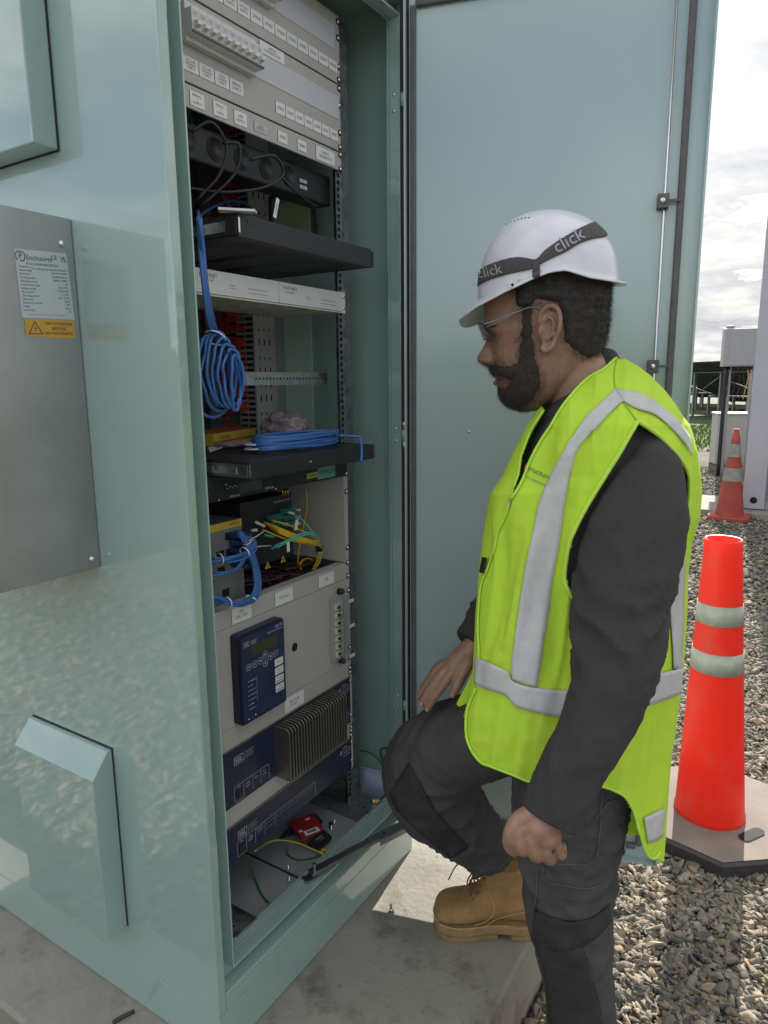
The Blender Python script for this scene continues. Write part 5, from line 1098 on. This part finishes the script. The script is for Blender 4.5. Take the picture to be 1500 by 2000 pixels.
b = MB(); b.tube([hp(984, 736, .025), hp(972, 737, .014), hp(967, 737, 0), hp(972, 737, -.014), hp(984, 736, -.025)], [.001, .0022, .0024, .0022, .001], 0, 8); b.build('teeth', mat('teeth', (.62, .58, .5), .3), P)
b = MB(); b.tube([hp(986, 741, .028), hp(972, 746, .016), hp(967, 748, 0), hp(972, 746, -.016), hp(986, 741, -.028)], [.0015, .0036, .0042, .0036, .0015], 0, 10); b.build('lip', mat('lip', (.24, .12, .095), .42), P)

# ---- white helmet with its dark headlamp strap
helm = mat('white helmet shell', (.74, .74, .80), .22, coat=.5, var=.02, vscale=20, rvar=.05)
CU, CH = 1071, 138
VB = ([925, 940, 960, 1000, 1050, 1075, 1100, 1140, 1180, 1215], [592, 586, 577, 563, 541, 533, 530, 543, 549, 552])
hb = MB(); rings = []; nn = 96; QQ = np.arange(nn)*2*math.pi/nn
def dome(t, q, off=0.0):
    n = 2.3; a = t*math.pi/2; sn, cs = math.sin(a), math.cos(a); k = (sn**n+cs**n)**(-1/n); x, h = sn*k, cs*k
    ub = CU-CH*math.cos(q)-(off/.00098)*math.cos(q)*x; vb = np.interp(CU-CH*math.cos(q), *VB); u0, v0 = 1076, 411-off/.00098
    return hp(u0+(ub-u0)*x, vb+(v0-vb)*h, (.112+off)*math.sin(q)*x)
for t in np.linspace(.02, 1, 30): rings.append([dome(t, q) for q in QQ])
def rim(q, k, inner=0):                                             # brim flares out from the dome; long peak in front, short at the back
    c, s = math.cos(q), math.sin(q); ext = np.interp(c, [-1, -.6, 0, .5, 1], [15, 12, 7, 18, 36]); drop = np.interp(c, [-1, -.5, 0, .5, .8, 1], [2, 4, 5, 10, 22, 36])
    ub = CU-CH*c; vb = np.interp(ub, *VB); drop += 42*max(0, -s)**.7*max(0, c)**.5*k; return hp(ub-ext*k*c, vb+drop*k+inner*3.5, (.112+.0095*k)*s)
for k in (.2, .45, .7, .9, 1.0): rings.append([rim(q, k) for q in QQ])
rings.append([rim(q, 1.02, .6) for q in QQ]); rings.append([rim(q, .97, 1.2) for q in QQ])
for k in (.7, .3, 0): rings.append([rim(q, k, 1.1) for q in QQ])
for t in np.linspace(.97, .1, 14): rings.append([dome(t, q, -.006) for q in QQ])
hb.ring(rings, 0); hbv = raw_bvh(hb); HM = hb.build('helmet', helm, P, smooth=True)
def onto(bv, u, v, off=.0015):
    r = Vector(rayh(u, v)); h = bv.ray_cast(Vector(CAM), r)
    if h[0] is None:
        p = Vector(pD(u, v, 1.3)); h = bv.find_nearest(p)
    n = np.array(h[1]); n = n if n@np.array(r) < 0 else -n
    return np.array(h[0])+n*off, n
def ribbon(bv, pairs, name, m, parent, off=.0015, sub=5, across=6, wr=0, mirror=None, ex=None):
    A = crom(np.array([p[0] for p in pairs], float), sub); B = crom(np.array([p[1] for p in pairs], float), sub); b = MB(); n = len(A); g1 = []
    for i in range(n):
        for j in range(across+1):
            uv = A[i]+(B[i]-A[i])*j/across; p, nn_ = onto(bv, uv[0], uv[1], off+(wr*nz(uv[0]*.05, uv[1]*.05, 3) if wr else 0)); g1.append(p)
    fs = [(i*(across+1)+j, i*(across+1)+j+1, (i+1)*(across+1)+j+1, (i+1)*(across+1)+j) for i in range(n-1) for j in range(across)]
    b.add(g1, fs, 0, True)
    if mirror: b.add([mirror(p) for p in g1], fs, 0, True)
    o = b.build(name, m, parent, smooth=True); s = o.modifiers.new('thick', 'SOLIDIFY'); s.thickness = .0012; s.offset = 0
    return o
mirror_head = lambda p: p-2*HN*((p-HO)@HN)
strapm = mat('headlamp strap', (.085, .078, .08), .85, var=.15, vscale=90, bump=.0004, bscale=900)
bandA = [((933, 531), (931, 559)), ((953, 519), (953, 548)), ((980, 509), (980, 539)), ((1007, 503), (1009, 532)), ((1028, 504), (1025, 529)), ((1044, 507), (1044, 523)), ((1052, 503), (1056, 516)), ((1065, 489), (1079, 504)), ((1087, 473), (1105, 492)), ((1113, 457), (1132, 476)), ((1140, 443), (1159, 467)), ((1161, 435), (1178, 464)), ((1172, 438), (1185, 461))]
strap = ribbon(hbv, bandA, 'headlamp_strap', strapm, P, .0022, mirror=mirror_head)
def cast_text(txt, bv, uv, uv2, h, m, name, parent, off=.0035, align='CENTER'):
    vs, fs = glyphs(txt, align); a = np.array(uv, float); d = np.array(uv2, float)-a; d /= np.linalg.norm(d); e = np.array([d[1], -d[0]]); b = MB()
    b.add([onto(bv, *(a+d*p[0]*h+e*p[1]*h), off)[0] for p in vs], fs); return b.build(name, m, parent)
greyink = mat('strap lettering', (.42, .40, .44), .6)
cast_text('click', hbv, (959, 531), (999, 521), 27, greyink, 'lettering', strap, .0042); cast_text('click', hbv, (1109, 472), (1148, 450), 35, greyink, 'lettering', strap, .0042)
ribbon(hbv, [((1041, 512), (1054, 512)), ((1041, 530), (1055, 530)), ((1042, 543), (1055, 541))], 'strap_clip', strapm, P, .0045, across=4)
b = MB()
for k in range(7): p, n_ = onto(hbv, 990+k*7.2, 438-4.2*k+.35*k*k, .0002); b.lathe(p, [(.0019, -.0004), (.0018, .0003)], 0, 8, n_)
b.build('vent_hole', dark, HM)
b = MB(); p0, n_ = onto(hbv, 1172, 440, .004); p1, _ = onto(hbv, 1185, 458, .004); b.tube([p0, p1], .0012, 0, 8, smoothpath=False); b.ball(p1, .0022, 0, 8, 5); b.build('buckle', chrome, HM)
b = MB(); pts = [hp(u, v, .108) for u, v in ((998, 556), (1017, 548), (1013, 562), (1008, 569), (1001, 568))]; b.prism(pts, -HN*.003); b.lathe(hp(1006, 563, .1115), [(.0024, 0), (.0022, .0006)], 1, 10, -HN); b.build('strap_lug', [helm, dark], HM)
# ---- safety glasses
b = MB(); lens = []
for v, k in ((632, 0), (642, 1.5), (654, 2), (664, 0)):
    row_ = []
    for i in range(25):
        q = -1.0+2.0*i/24; row_.append(hp(934+(v-632)*.34+34*(1-math.cos(q)), v+3*abs(q)**2*(1 if v < 650 else -2)+0, .066*math.sin(q)/math.sin(1.0)))
    lens.append(row_)
vs = [p for r in lens for p in r]; b.add(vs, [(j*25+i, j*25+i+1, (j+1)*25+i+1, (j+1)*25+i) for j in range(3) for i in range(24)], 0, True)
G = b.build('safety_glasses', mat('glasses lens', (.12, .125, .14), .03, alpha=.55, spec=.9, coat=.6), P); s = G.modifiers.new('thick', 'SOLIDIFY'); s.thickness = .0016
b = MB()
for s in (1, -1):
    b = MB(); b.tube([hp(951, 634, s*.069), hp(975, 626, s*.075), hp(1010, 612, s*.081), (hp(1040, 602, s*.083)), hp(1058, 606, s*.084)], [.0020, .0019, .0016, .0014, .0012], 0, 8)
    b.tube([hp(953, 639, s*.069), hp(975, 631, s*.075), hp(1004, 617, s*.080)], .0010, 0, 6); b.build('temple_arm', mat('clear arm', (.22, .225, .24), .06, spec=1.0, alpha=.7, coat=1.0), G)
b = MB(); b.tube([hp(934+34*(1-math.cos(q)), 631+3*q*q, .066*math.sin(q)/math.sin(1.0)) for q in np.linspace(-1, 1, 11)], .0019, 0, 6); b.tube([hp(945+34*(1-math.cos(q)), 665-6*q*q, .066*math.sin(q)/math.sin(1.0)) for q in np.linspace(-1, 1, 11)], .0008, 0, 6); b.build('brow_bar', mat('dark bar', (.03, .03, .035), .15), G)

# ---- torso: rings whose planes hold the line of sight, so (u, v) maps straight onto the near side
TS = np.array([(700, 1172, 1216, 1.335, .040), (715, 1145, 1243, 1.335, .065), (735, 1118, 1268, 1.335, .092), (760, 1090, 1292, 1.335, .118), (800, 1056, 1320, 1.34, .145), (830, 1036, 1340, 1.34, .158), (880, 1012, 1356, 1.34, .163), (930, 988, 1362, 1.345, .165), (965, 963, 1363, 1.345, .165), (1010, 955, 1360, 1.345, .162), (1060, 948, 1345, 1.345, .158), (1120, 941, 1338, 1.345, .153), (1200, 935, 1336, 1.35, .15), (1300, 930, 1330, 1.35, .15), (1360, 922, 1324, 1.35, .15), (1400, 912, 1318, 1.35, .152), (1450, 912, 1311, 1.35, .155), (1500, 925, 1304, 1.35, .158), (1580, 960, 1298, 1.355, .16), (1690, 990, 1290, 1.36, .16)], float)
def wrin(u, v):
    w1 = nz(u*.018, v*.0040, 1.7)*.012+nz(u*.045+v*.006, v*.0050, 5.1)*.0050+(1-min(1, abs(nz(u*.022+v*.003, v*.0026, 9.0))*3.2))**2*.0055+nz(u*.05, v*.05, 4.0)*.0010
    # a soft crease from the near shoulder to the belly and a hollow under the chest
    w1 += -.008*math.exp(-((u-(1010+(v-1000)*-.12))/26)**2)*max(0, min(1, (v-1020)/80))*max(0, min(1, (1290-v)/60))
    return w1
def torso(q, v, off=0.0, wr=True):                                  # q = 0 is the left silhouette, q in (0, pi) faces the camera
    uL, uR, d, bb = [np.interp(v, TS[:, 0], TS[:, i]) for i in (1, 2, 3, 4)]
    L, R = pD(uL, v, d), pD(uR, v, d); c = (L+R)/2; a = (L-R)/2; al = np.linalg.norm(a); a = a/al; vw = rayh((uL+uR)/2, v); n = 2.2
    cc, ss = math.cos(q), math.sin(q); k = (abs(cc)**n+abs(ss)**n)**(-1/n); u = (uL+uR)/2-(uR-uL)/2*cc*k
    o = off+(wrin(u if ss > 0 else u+500, v)*min(1, abs(ss)*1.35)**1.4 if wr else 0)
    return c+a*(al+o)*cc*k-vw*(bb+o)*ss*k
def torso_grid(vs_, n, off, wr=True): return [[torso(q, v, off, wr) for q in np.arange(n)*2*math.pi/n] for v in vs_]
fullT = MB(); fullT.ring(torso_grid(np.linspace(700, 1690, 200), 200, .006), 0, cap=False); TB = raw_bvh(fullT)
ARM = [(1245, 823), (1213, 880), (1180, 933), (1147, 987), (1120, 1040), (1110, 1073), (1103, 1123), (1110, 1153), (1128, 1175), (1170, 1192), (1250, 1185), (1300, 1130), (1326, 1066), (1340, 1010), (1347, 960), (1344, 925), (1323, 890), (1297, 860), (1267, 837)]
VN = [(1206, 690), (1205, 697), (1180, 720), (1147, 740), (1120, 767), (1097, 797), (1077, 830), (1057, 860), (1037, 897), (1023, 933), (1007, 963), (998, 974), (1003, 955), (1013, 925), (1018, 893), (1030, 860), (1040, 837), (1062, 803), (1040, 780), (1040, 690)]
HEM = [(850, 690), (1500, 690), (1500, 1760), (1276, 1676), (1262, 1665), (1247, 1620), (1237, 1585), (1222, 1558), (1198, 1543), (1165, 1532), (1120, 1480), (1098, 1450), (1060, 1505), (1041, 1527), (1000, 1512), (960, 1497), (938, 1487), (920, 1462), (912, 1432), (908, 1400), (850, 1330)]
b = MB(); NV, NQ = 300, 340; VV = np.linspace(700, 1690, NV); g_ = torso_grid(VV, NQ, .004); Vt = [p for r in g_ for p in r]; px = np.stack(proj(np.array(Vt)), 1); ia, iv, ih = inpoly(px, ARM), inpoly(px, VN), inpoly(px, HEM)
fs = []
for i in range(NV-1):
    for j in range(NQ):
        a_, b_, c_, d_ = i*NQ+j, i*NQ+(j+1) % NQ, (i+1)*NQ+(j+1) % NQ, (i+1)*NQ+j; near = math.sin((j+.5)*2*math.pi/NQ) > 0; v = VV[i]
        if near:
            if (ia[a_] and ia[c_]) or (iv[a_] and iv[c_]) or not (ih[a_] or ih[c_]): continue
        else:
            qd = (j+.5)*2*math.pi/NQ; back = math.cos(qd)
            if v < 745: continue
            if v > 1400+ (230 if back < -.45 else 0)+(40 if back > .8 else 0): continue
            if 860 < v < 1100 and abs(qd-1.5*math.pi) < .42: continue          # far armhole
        fs.append((a_, b_, c_, d_))
b.add(Vt, fs, 0, True); VEST = b.build('vest', vestm, P, smooth=True)
bm = bmesh.new(); bm.from_mesh(VEST.data); bmesh.ops.delete(bm, geom=[v for v in bm.verts if not v.link_faces], context='VERTS'); bm.to_mesh(VEST.data); bm.free()
s = VEST.modifiers.new('thick', 'SOLIDIFY'); s.thickness = .0015; s.offset = -1
def piping(chain, name, r=.0026, m=pipem, off=.001, parent=VEST, closed=False):
    C = crom(np.array(chain, float), 5, closed); b = MB(); b.tube([onto(TB, u, v, off)[0] for u, v in C], r, 0, 8, closed, smoothpath=False); return b.build(name, m, parent)
piping(ARM[:9]+[(1150, 1186)], 'armhole_binding', .0038); piping([ARM[0]]+ARM[:10:-1][:8], 'armhole_binding', .0038)
piping(VN[1:12], 'neck_binding', .0026); piping(VN[12:18][::-1], 'neck_binding', .0022)
piping([(930, 1345), (914, 1385), (911, 1430), (920, 1462), (938, 1487), (960, 1497), (1000, 1512), (1041, 1527), (1060, 1505), (1085, 1465)], 'hem_binding', .0026)
piping([(1165, 1532), (1198, 1543), (1222, 1558), (1237, 1585), (1247, 1620), (1262, 1665), (1276, 1677), (1288, 1664)], 'hem_binding', .0026)
piping([(998, 975), (987, 1010), (973, 1037), (967, 1067), (953, 1110), (941, 1140), (936, 1180), (934, 1230), (936, 1273), (932, 1330)], 'zip_edge', .0020)
piping([(1205, 697), (1200, 730), (1203, 762), (1218, 785), (1245, 823)], 'shoulder_seam', .0012, m=mat('seam thread', (.30, .55, .04), .8), off=.0)
b = MB(); p, n_ = onto(TB, 998, 974, .002); b.tube([p, p-Zd*.006, p-Zd*.014], .0022, 0, 6); b.build('zip_pull', zinc, VEST)
b = MB(); pts = [onto(TB, u, v, .006)[0] for u, v in ((948, 1088), (957, 1090), (950, 1120), (942, 1118))]; b.prism(pts, HF*.001); b.build('side_tag', blackp, VEST)
# reflective tapes
ribbon(TB, [((1202, 760), (1217, 784)), ((1173, 787), (1190, 808)), ((1143, 817), (1170, 830)), ((1113, 860), (1147, 853)), ((1093, 897), (1128, 877)), ((1072, 937), (1116, 912)), ((1053, 983), (1103, 980)), ((1043, 1030), (1093, 1053)), ((1030, 1087), (1083, 1110)), ((1022, 1133), (1078, 1140)), ((1013, 1187), (1072, 1187)), ((1005, 1247), (1062, 1247)), ((999, 1300), (1055, 1300)), ((1001, 1328), (1048, 1343))], 'reflective_tape', tapem, VEST, .002, wr=.0010)
ribbon(TB, [((1202, 760), (1217, 784)), ((1228, 764), (1243, 799)), ((1253, 770), (1280, 812)), ((1290, 793), (1313, 840)), ((1323, 823), (1337, 868)), ((1345, 852), (1350, 890))], 'reflective_tape', tapem, VEST, .002, wr=.0010)
ribbon(TB, [((1328, 1064), (1336, 1064)), ((1312, 1110), (1336, 1115)), ((1307, 1175), (1334, 1175)), ((1311, 1245), (1332, 1245)), ((1314, 1305), (1329, 1310))], 'reflective_tape', tapem, VEST, .002, wr=.001)
ribbon(TB, [((930, 1284), (930, 1336)), ((945, 1289), (945, 1343)), ((970, 1299), (968, 1350)), ((993, 1312), (990, 1358)), ((1003, 1330), (1006, 1377)), ((1035, 1341), (1036, 1388)), ((1075, 1346), (1070, 1395)), ((1120, 1348), (1115, 1402)), ((1180, 1345), (1180, 1400)), ((1240, 1329), (1240, 1384)), ((1285, 1315), (1290, 1368)), ((1322, 1306), (1322, 1356)), ((1329, 1304), (1327, 1354))], 'reflective_tape', tapem, VEST, .0035, wr=.001)
ribbon(TB, [((1256, 1596), (1265, 1647)), ((1270, 1590), (1275, 1643)), ((1285, 1583), (1287, 1637)), ((1297, 1579), (1293, 1633))], 'reflective_tape', tapem, VEST, .002, wr=.0006)
# far side of the belt tape
b = MB(); far = [[torso(q, v, .006) for q in np.linspace(math.pi, 2*math.pi, 60)] for v in (1300, 1315, 1330, 1350)]; b.add([p for r in far for p in r], [(i*60+j, i*60+j+1, (i+1)*60+j+1, (i+1)*60+j) for i in range(3) for j in range(59)], 0, True); b.build('reflective_tape', tapem, VEST)
# chest logo
cast_text('tructure', TB, (1031, 914), (1061, 927), 15, ink, 'lettering', VEST, .0018, 'LEFT'); cast_text('TECHNOLOGIES', TB, (1027, 932), (1057, 945), 6.8, ink, 'lettering', VEST, .0018, 'LEFT')
b = MB()
for q_ in ([(1024, 918), (1029, 905), (1033, 907), (1029, 918)], [(1026, 921), (1031, 919), (1027, 931), (1022, 929)]): b.add([onto(TB, u, v, .0018)[0] for u, v in q_], [(0, 1, 2, 3)])
b.build('logo_mark', mat('logo red', (.5, .03, .05), .6), VEST)
# flap of the far front panel and the pocket flap
b = MB(); fl = [(930, 1298), (915, 1330), (900, 1358), (891, 1376), (897, 1381), (910, 1375), (922, 1362), (932, 1345)]; c_ = [pD(u, v, 1.375) for u, v in fl]; b.prism(c_, HN*.003); b.build('far_hem_flap', vestm, VEST, bevel=.001)
b = MB(); fl = [(963, 975), (962, 958), (970, 947), (990, 932), (1000, 925), (1000, 940), (984, 958), (970, 978)]; b.prism([pD(u, v, 1.29) for u, v in fl], HN*.004); b.build('pocket_flap', vestm, VEST, bevel=.0012)

# ---- sweatshirt: trunk and both sleeves, joined
sb = MB(); tt_ = torso_grid(np.linspace(722, 1400, 60), 72, -.013, False); sb.ring(tt_, 0)
rdg = lambda *a: (1-min(1, abs(nz(*a))*2.6))**2
def slw(L, q): return .14*rdg(L*14+math.sin(q)*1.6, math.cos(q)*1.1, 3)*(.22+math.exp(-((L-.38)/.11)**2)+.9*math.exp(-((L-.66)/.09)**2))-.02+slw0(L, q)
def slw0(L, q): return .05*nz(L*16+math.cos(q)*1.1, math.sin(q)*1.3, 2)+.06*nz(L*36+math.sin(q)*2.5, math.cos(q)*1.5, 7)*(.4+.6*math.exp(-((L-.36)/.12)**2)+.6*math.exp(-((L-.6)/.06)**2))+.022*nz(L*9, q*2.2, 4)
loft(sb, [(1262, 845, 1.245, 30, 1.2), (1262, 880, 1.240, 50, 1.05), (1262, 940, 1.220, 74, .95), (1237, 1050, 1.185, 96, .85), (1214, 1180, 1.155, 90, .85), (1203, 1290, 1.130, 81, .88), (1176, 1388, 1.115, 70, .9), (1130, 1478, 1.110, 60, .92), (1096, 1545, 1.112, 57, .85), (1072, 1596, 1.114, 57, .72)], n=40, sub=10, wr=slw)
loft(sb, [(1090, 880, 1.47, 60, 1), (1040, 1020, 1.53, 66, 1), (1000, 1150, 1.55, 60, 1), (955, 1215, 1.525, 45, 1), (917, 1258, 1.503, 34, .9)], n=28, sub=8, wr=slw)
loft(sb, [(1192, 686, 1.345, 14, 1.2), (1184, 705, 1.345, 34, 1.2), (1178, 735, 1.345, 56, 1.1), (1178, 775, 1.34, 78, 1.1)], n=32, sub=6)
SH = sb.build('sweatshirt', shirtm, P, smooth=True); remesh(SH, .0035, 3, .5)
# ---- trousers
tb_ = MB()
def tw(L, q): return .14*rdg(L*13+math.sin(q)*1.5, math.cos(q)*1.2, 3)*(.5+.5*abs(math.sin(L*6)))+.05*rdg(L*31+math.sin(q)*2.4, math.cos(q)*1.7, 8)-.045+tw0(L, q)
def tw0(L, q): return .035*nz(L*11+math.cos(q), math.sin(q)*1.2, 2)+.085*nz(L*30+math.sin(q)*2.2, math.cos(q)*1.4, 7)*(.4+.6*abs(math.sin(L*7)))+.025*nz(L*70, q*2, 4)
def tw2(L, q): return .17*rdg(L*15+math.sin(q)*1.7, math.cos(q)*1.3, 6)*min(1, L*1.8)+.06*rdg(L*36+math.sin(q)*2.4, math.cos(q)*1.9, 11)*min(1, L*2)-.05+tw20(L, q)
def tw20(L, q): return .03*nz(L*12+math.cos(q), math.sin(q)*1.2, 5)+.095*nz(L*34+math.sin(q)*2.2, math.cos(q)*1.6, 17)*min(1, L*2.2)+.03*nz(L*75, q*2, 14)
loft(tb_, [(1120, 1385, 1.365, 128, .85), (1118, 1450, 1.36, 122, .95), (1112, 1520, 1.345, 112, 1.0), (1109, 1580, 1.340, 103, 1.0), (1108, 1640, 1.340, 96, 1.0), (1108, 1700, 1.345, 87, 1.0), (1112, 1780, 1.350, 82, 1.0), (1119, 1850, 1.355, 75, 1), (1128, 1900, 1.36, 68, 1), (1134, 1960, 1.365, 64, 1), (1140, 2060, 1.38, 64, 1), (1147, 2150, 1.39, 62, 1)], n=48, sub=10, wr=tw)
loft(tb_, [(1080, 1420, 1.42, 90, 1), (1000, 1428, 1.47, 84, 1), (935, 1440, 1.51, 86, 1), (880, 1462, 1.55, 87, 1), (836, 1500, 1.585, 82, 1), (856, 1560, 1.61, 78, 1), (895, 1605, 1.635, 66, 1), (932, 1638, 1.655, 56, 1), (961, 1664, 1.672, 50, 1.05)], n=44, sub=10, wr=tw2)
TBV = raw_bvh(tb_); TR = tb_.build('trousers', trm, P, smooth=True); remesh(TR, .0038, 2, .5)
ribbon(TBV, [((1047, 1776), (1040, 1835)), ((1075, 1789), (1070, 1849)), ((1103, 1797), (1103, 1857)), ((1135, 1796), (1140, 1843)), ((1160, 1788), (1166, 1828)), ((1190, 1764), (1190, 1800))], 'knee_patch', trd, TR, .0035)
ribbon(TBV, [((1044, 1840), (1137, 1840)), ((1055, 1868), (1146, 1870)), ((1064, 1900), (1154, 1902)), ((1070, 1950), (1168, 1950)), ((1074, 2000), (1175, 2000)), ((1078, 2060), (1182, 2060)), ((1084, 2140), (1186, 2140))], 'shin_panel', trd, TR, .0035, across=8)
ribbon(TBV, [((762, 1548), (800, 1490)), ((775, 1580), (830, 1545)), ((800, 1608), (850, 1580)), ((835, 1638), (880, 1616)), ((880, 1675), (915, 1655))], 'shin_panel', trd, TR, .0035, across=8)
sew = mat('seam stitch', (.10, .098, .095), .8)
for ch in ([(1175, 1545), (1172, 1600), (1168, 1650), (1155, 1683), (1120, 1688), (1075, 1684), (1062, 1676)], [(1062, 1690), (1068, 1720), (1100, 1728), (1150, 1735), (1178, 1725)], [(1052, 1692), (1049, 1740), (1047, 1776)], [(1140, 1842), (1150, 1890), (1168, 1945), (1173, 2000)], [(1160, 1600), (1185, 1570), (1205, 1560)]):
    b = MB(); b.tube([onto(TBV, u, v, .0022)[0] for u, v in crom(np.array(ch, float), 5)], .0011, 0, 6, smoothpath=False); b.build('seam', sew, TR)
# ---- boots
nub = mat('tan nubuck', (.38, .215, .085), .82, var=.22, vscale=26, bump=.0005, bscale=320, dirt=((.30, .20, .11), 14, .55, .75)); solem = mat('tan rubber sole', (.34, .22, .10), .7, var=.2, vscale=30); laced = mat('brown lace', (.20, .10, .05), .8)
def boot(toe, heel, z0, ankle, lab):
    toe, heel = np.array([toe[0], toe[1], z0]), np.array([heel[0], heel[1], z0]); f = (toe-heel); L = np.linalg.norm(f); f /= L; s = np.cross(Zd, f)
    Q = lambda x, y, z: heel+f*x*L+s*y+Zd*z
    b = MB(); prof = [(.005, .026, .070, .03), (.04, .034, .10, .035), (.12, .037, .135, .035), (.22, .037, .150, .036), (.34, .037, .158, .036), (.46, .040, .148, .036), (.58, .046, .116, .034), (.70, .051, .093, .034), (.82, .051, .085, .033), (.91, .046, .078, .033), (.965, .036, .066, .034), (.995, .020, .050, .036)]
    pr = crom(np.array(prof), 4); rings = []
    for x, wd, top, bot in pr:
        ring = []
        for q in np.arange(28)*2*math.pi/28:
            c, s_ = math.cos(q), math.sin(q); n = 2.6; k = (abs(c)**n+abs(s_)**n)**(-1/n); z = (top+bot)/2+(top-bot)/2*k*s_; ww = wd*(1-.22*max(0, s_)*(1 if x < .7 else .3)); ring.append(Q(x, ww*k*c, z))
        rings.append(ring)
    b.ring(rings)
    A = Q(.33, 0, 0); ax = ankle-(A+Zd*.15); rings = []
    for k, (z, rx, ry, x) in enumerate(((.08, .066, .034, .33), (.11, .064, .037, .33), (.14, .058, .039, .33), (.168, .055, .041, .33), (.180, .057, .043, .33), (.188, .053, .040, .33))):
        sh = ax*max(0, (z-.09)/.10)*.6; rings.append([Q(x, 0, z)+sh*[1, 1, 0]+f*rx*math.cos(q)+s*ry*math.sin(q) for q in np.arange(28)*2*math.pi/28])
    b.ring(rings); bb = b.build('boot', nub, P, smooth=True); bb['label'] = lab; remesh(bb, .0026, 3, .5); bv = raw_bvh(b)
    # sole: outline with waist, arch cut between heel block and forefoot
    def outl(k, z, x0=0, x1=1): 
        xs = np.linspace(x0, x1, 22); wv = np.interp(xs, [0, .04, .2, .38, .5, .7, .85, .95, 1], [.018, .034, .040, .037, .040, .053, .052, .038, .012])+k
        return [Q(x, w_, z) for x, w_ in zip(xs, wv)]+[Q(x, -w_, z) for x, w_ in zip(xs[::-1], wv[::-1])]
    so = MB(); so.ring([outl(.001, .014), outl(.004, .020), outl(.004, .036), outl(.001, .040)], 0, smooth=False); so.ring([outl(.001, .0005, .40, .985), outl(.003, .0138, .40, .99)], 0, smooth=False); so.ring([outl(.001, .0005, .01, .27), outl(.003, .0138, .01, .28)], 0, smooth=False)
    so.build('sole', solem, bb, bevel=.0015)
    b = MB(); b.tube([bvp for bvp in [Q(x, wv_, .041) for x, wv_ in ((.30, .040), (.5, .0445), (.7, .0555), (.85, .054), (.95, .041), (1.003, 0), (.95, -.041), (.85, -.054), (.7, -.0555), (.5, -.0445), (.3, -.040))]], .0016, 0, 6); b.build('welt_stitch', mat('welt', (.5, .36, .18), .7), bb)
    # tongue, laces and eyelets up the front of the shaft
    b = MB(); T0, T1 = Q(.64, 0, .106), Q(.52, 0, .182)+ax*[.5, .5, 0]; steps = 6
    for i in range(steps):
        t = i/(steps-1); c = T0+(T1-T0)*t+f*.004+Zd*.002; c2 = T0+(T1-T0)*min(1, t+.2)+f*.004+Zd*.002; w_ = .021
        b.tube([c+s*w_-Zd*.006, c+f*.004+Zd*.004, c2-s*w_-Zd*.004], .0021, 0, 6); b.tube([c-s*w_-Zd*.006, c+f*.006+Zd*.005, c2+s*w_-Zd*.004], .0021, 0, 6)
    c = T1+f*.012; b.tube([c, c+f*.05+Zd*.002+s*.01, c+f*.075-Zd*.035+s*.02], .0018, 0, 6); b.tube([c, c+f*.035+Zd*.012-s*.015, c+f*.055-Zd*.02-s*.03], .0018, 0, 6); b.tube([c, c+f*.03-Zd*.03+s*.03, c+f*.015-Zd*.055+s*.035], .0018, 0, 6)
    b.build('lace', laced, bb)
    for sg in (1, -1):
        for i in range(5):
            t = i/4; c = Q(.63, 0, .103)*(1-t)+(Q(.50, 0, .180)+ax*[.45, .45, 0])*t+s*sg*.026-Zd*.006; b = MB(); b.lathe(c, [(.0036, -.002), (.0036, .002), (.002, .003)], 0, 8, s*sg); b.build('eyelet', mat('brass eyelet', (.25, .18, .08), .4, .8), bb)
    b = MB(); b.tube([Q(.06, .03, .10), Q(.16, .043, .085), Q(.30, .045, .075), Q(.44, .046, .060), Q(.52, .050, .045)], .0010, 0, 5); b.tube([Q(.47, .043, .125), Q(.44, .046, .09), Q(.50, .049, .062), Q(.62, .053, .05)], .0010, 0, 5); b.build('boot_seam', mat('boot thread', (.55, .34, .14), .8), bb)
    return bb
tw_, hw_ = pZ(847, 1806, 0), pZ(1052, 1816, 0); boot((tw_[0], tw_[1]), (hw_[0], hw_[1]), 0.0, pZ(984, 1712, .15), 'tan nubuck lace-up boot planted on the slab')
lf = pD(1150, 2200, 1.40); fd = np.array([-.50, .866]); boot((lf[0]+fd[0]*.20, lf[1]+fd[1]*.20), (lf[0]-fd[0]*.095, lf[1]-fd[1]*.095), GZ+.004, np.array([lf[0], lf[1], GZ+.2]), 'tan nubuck boot standing on the gravel')
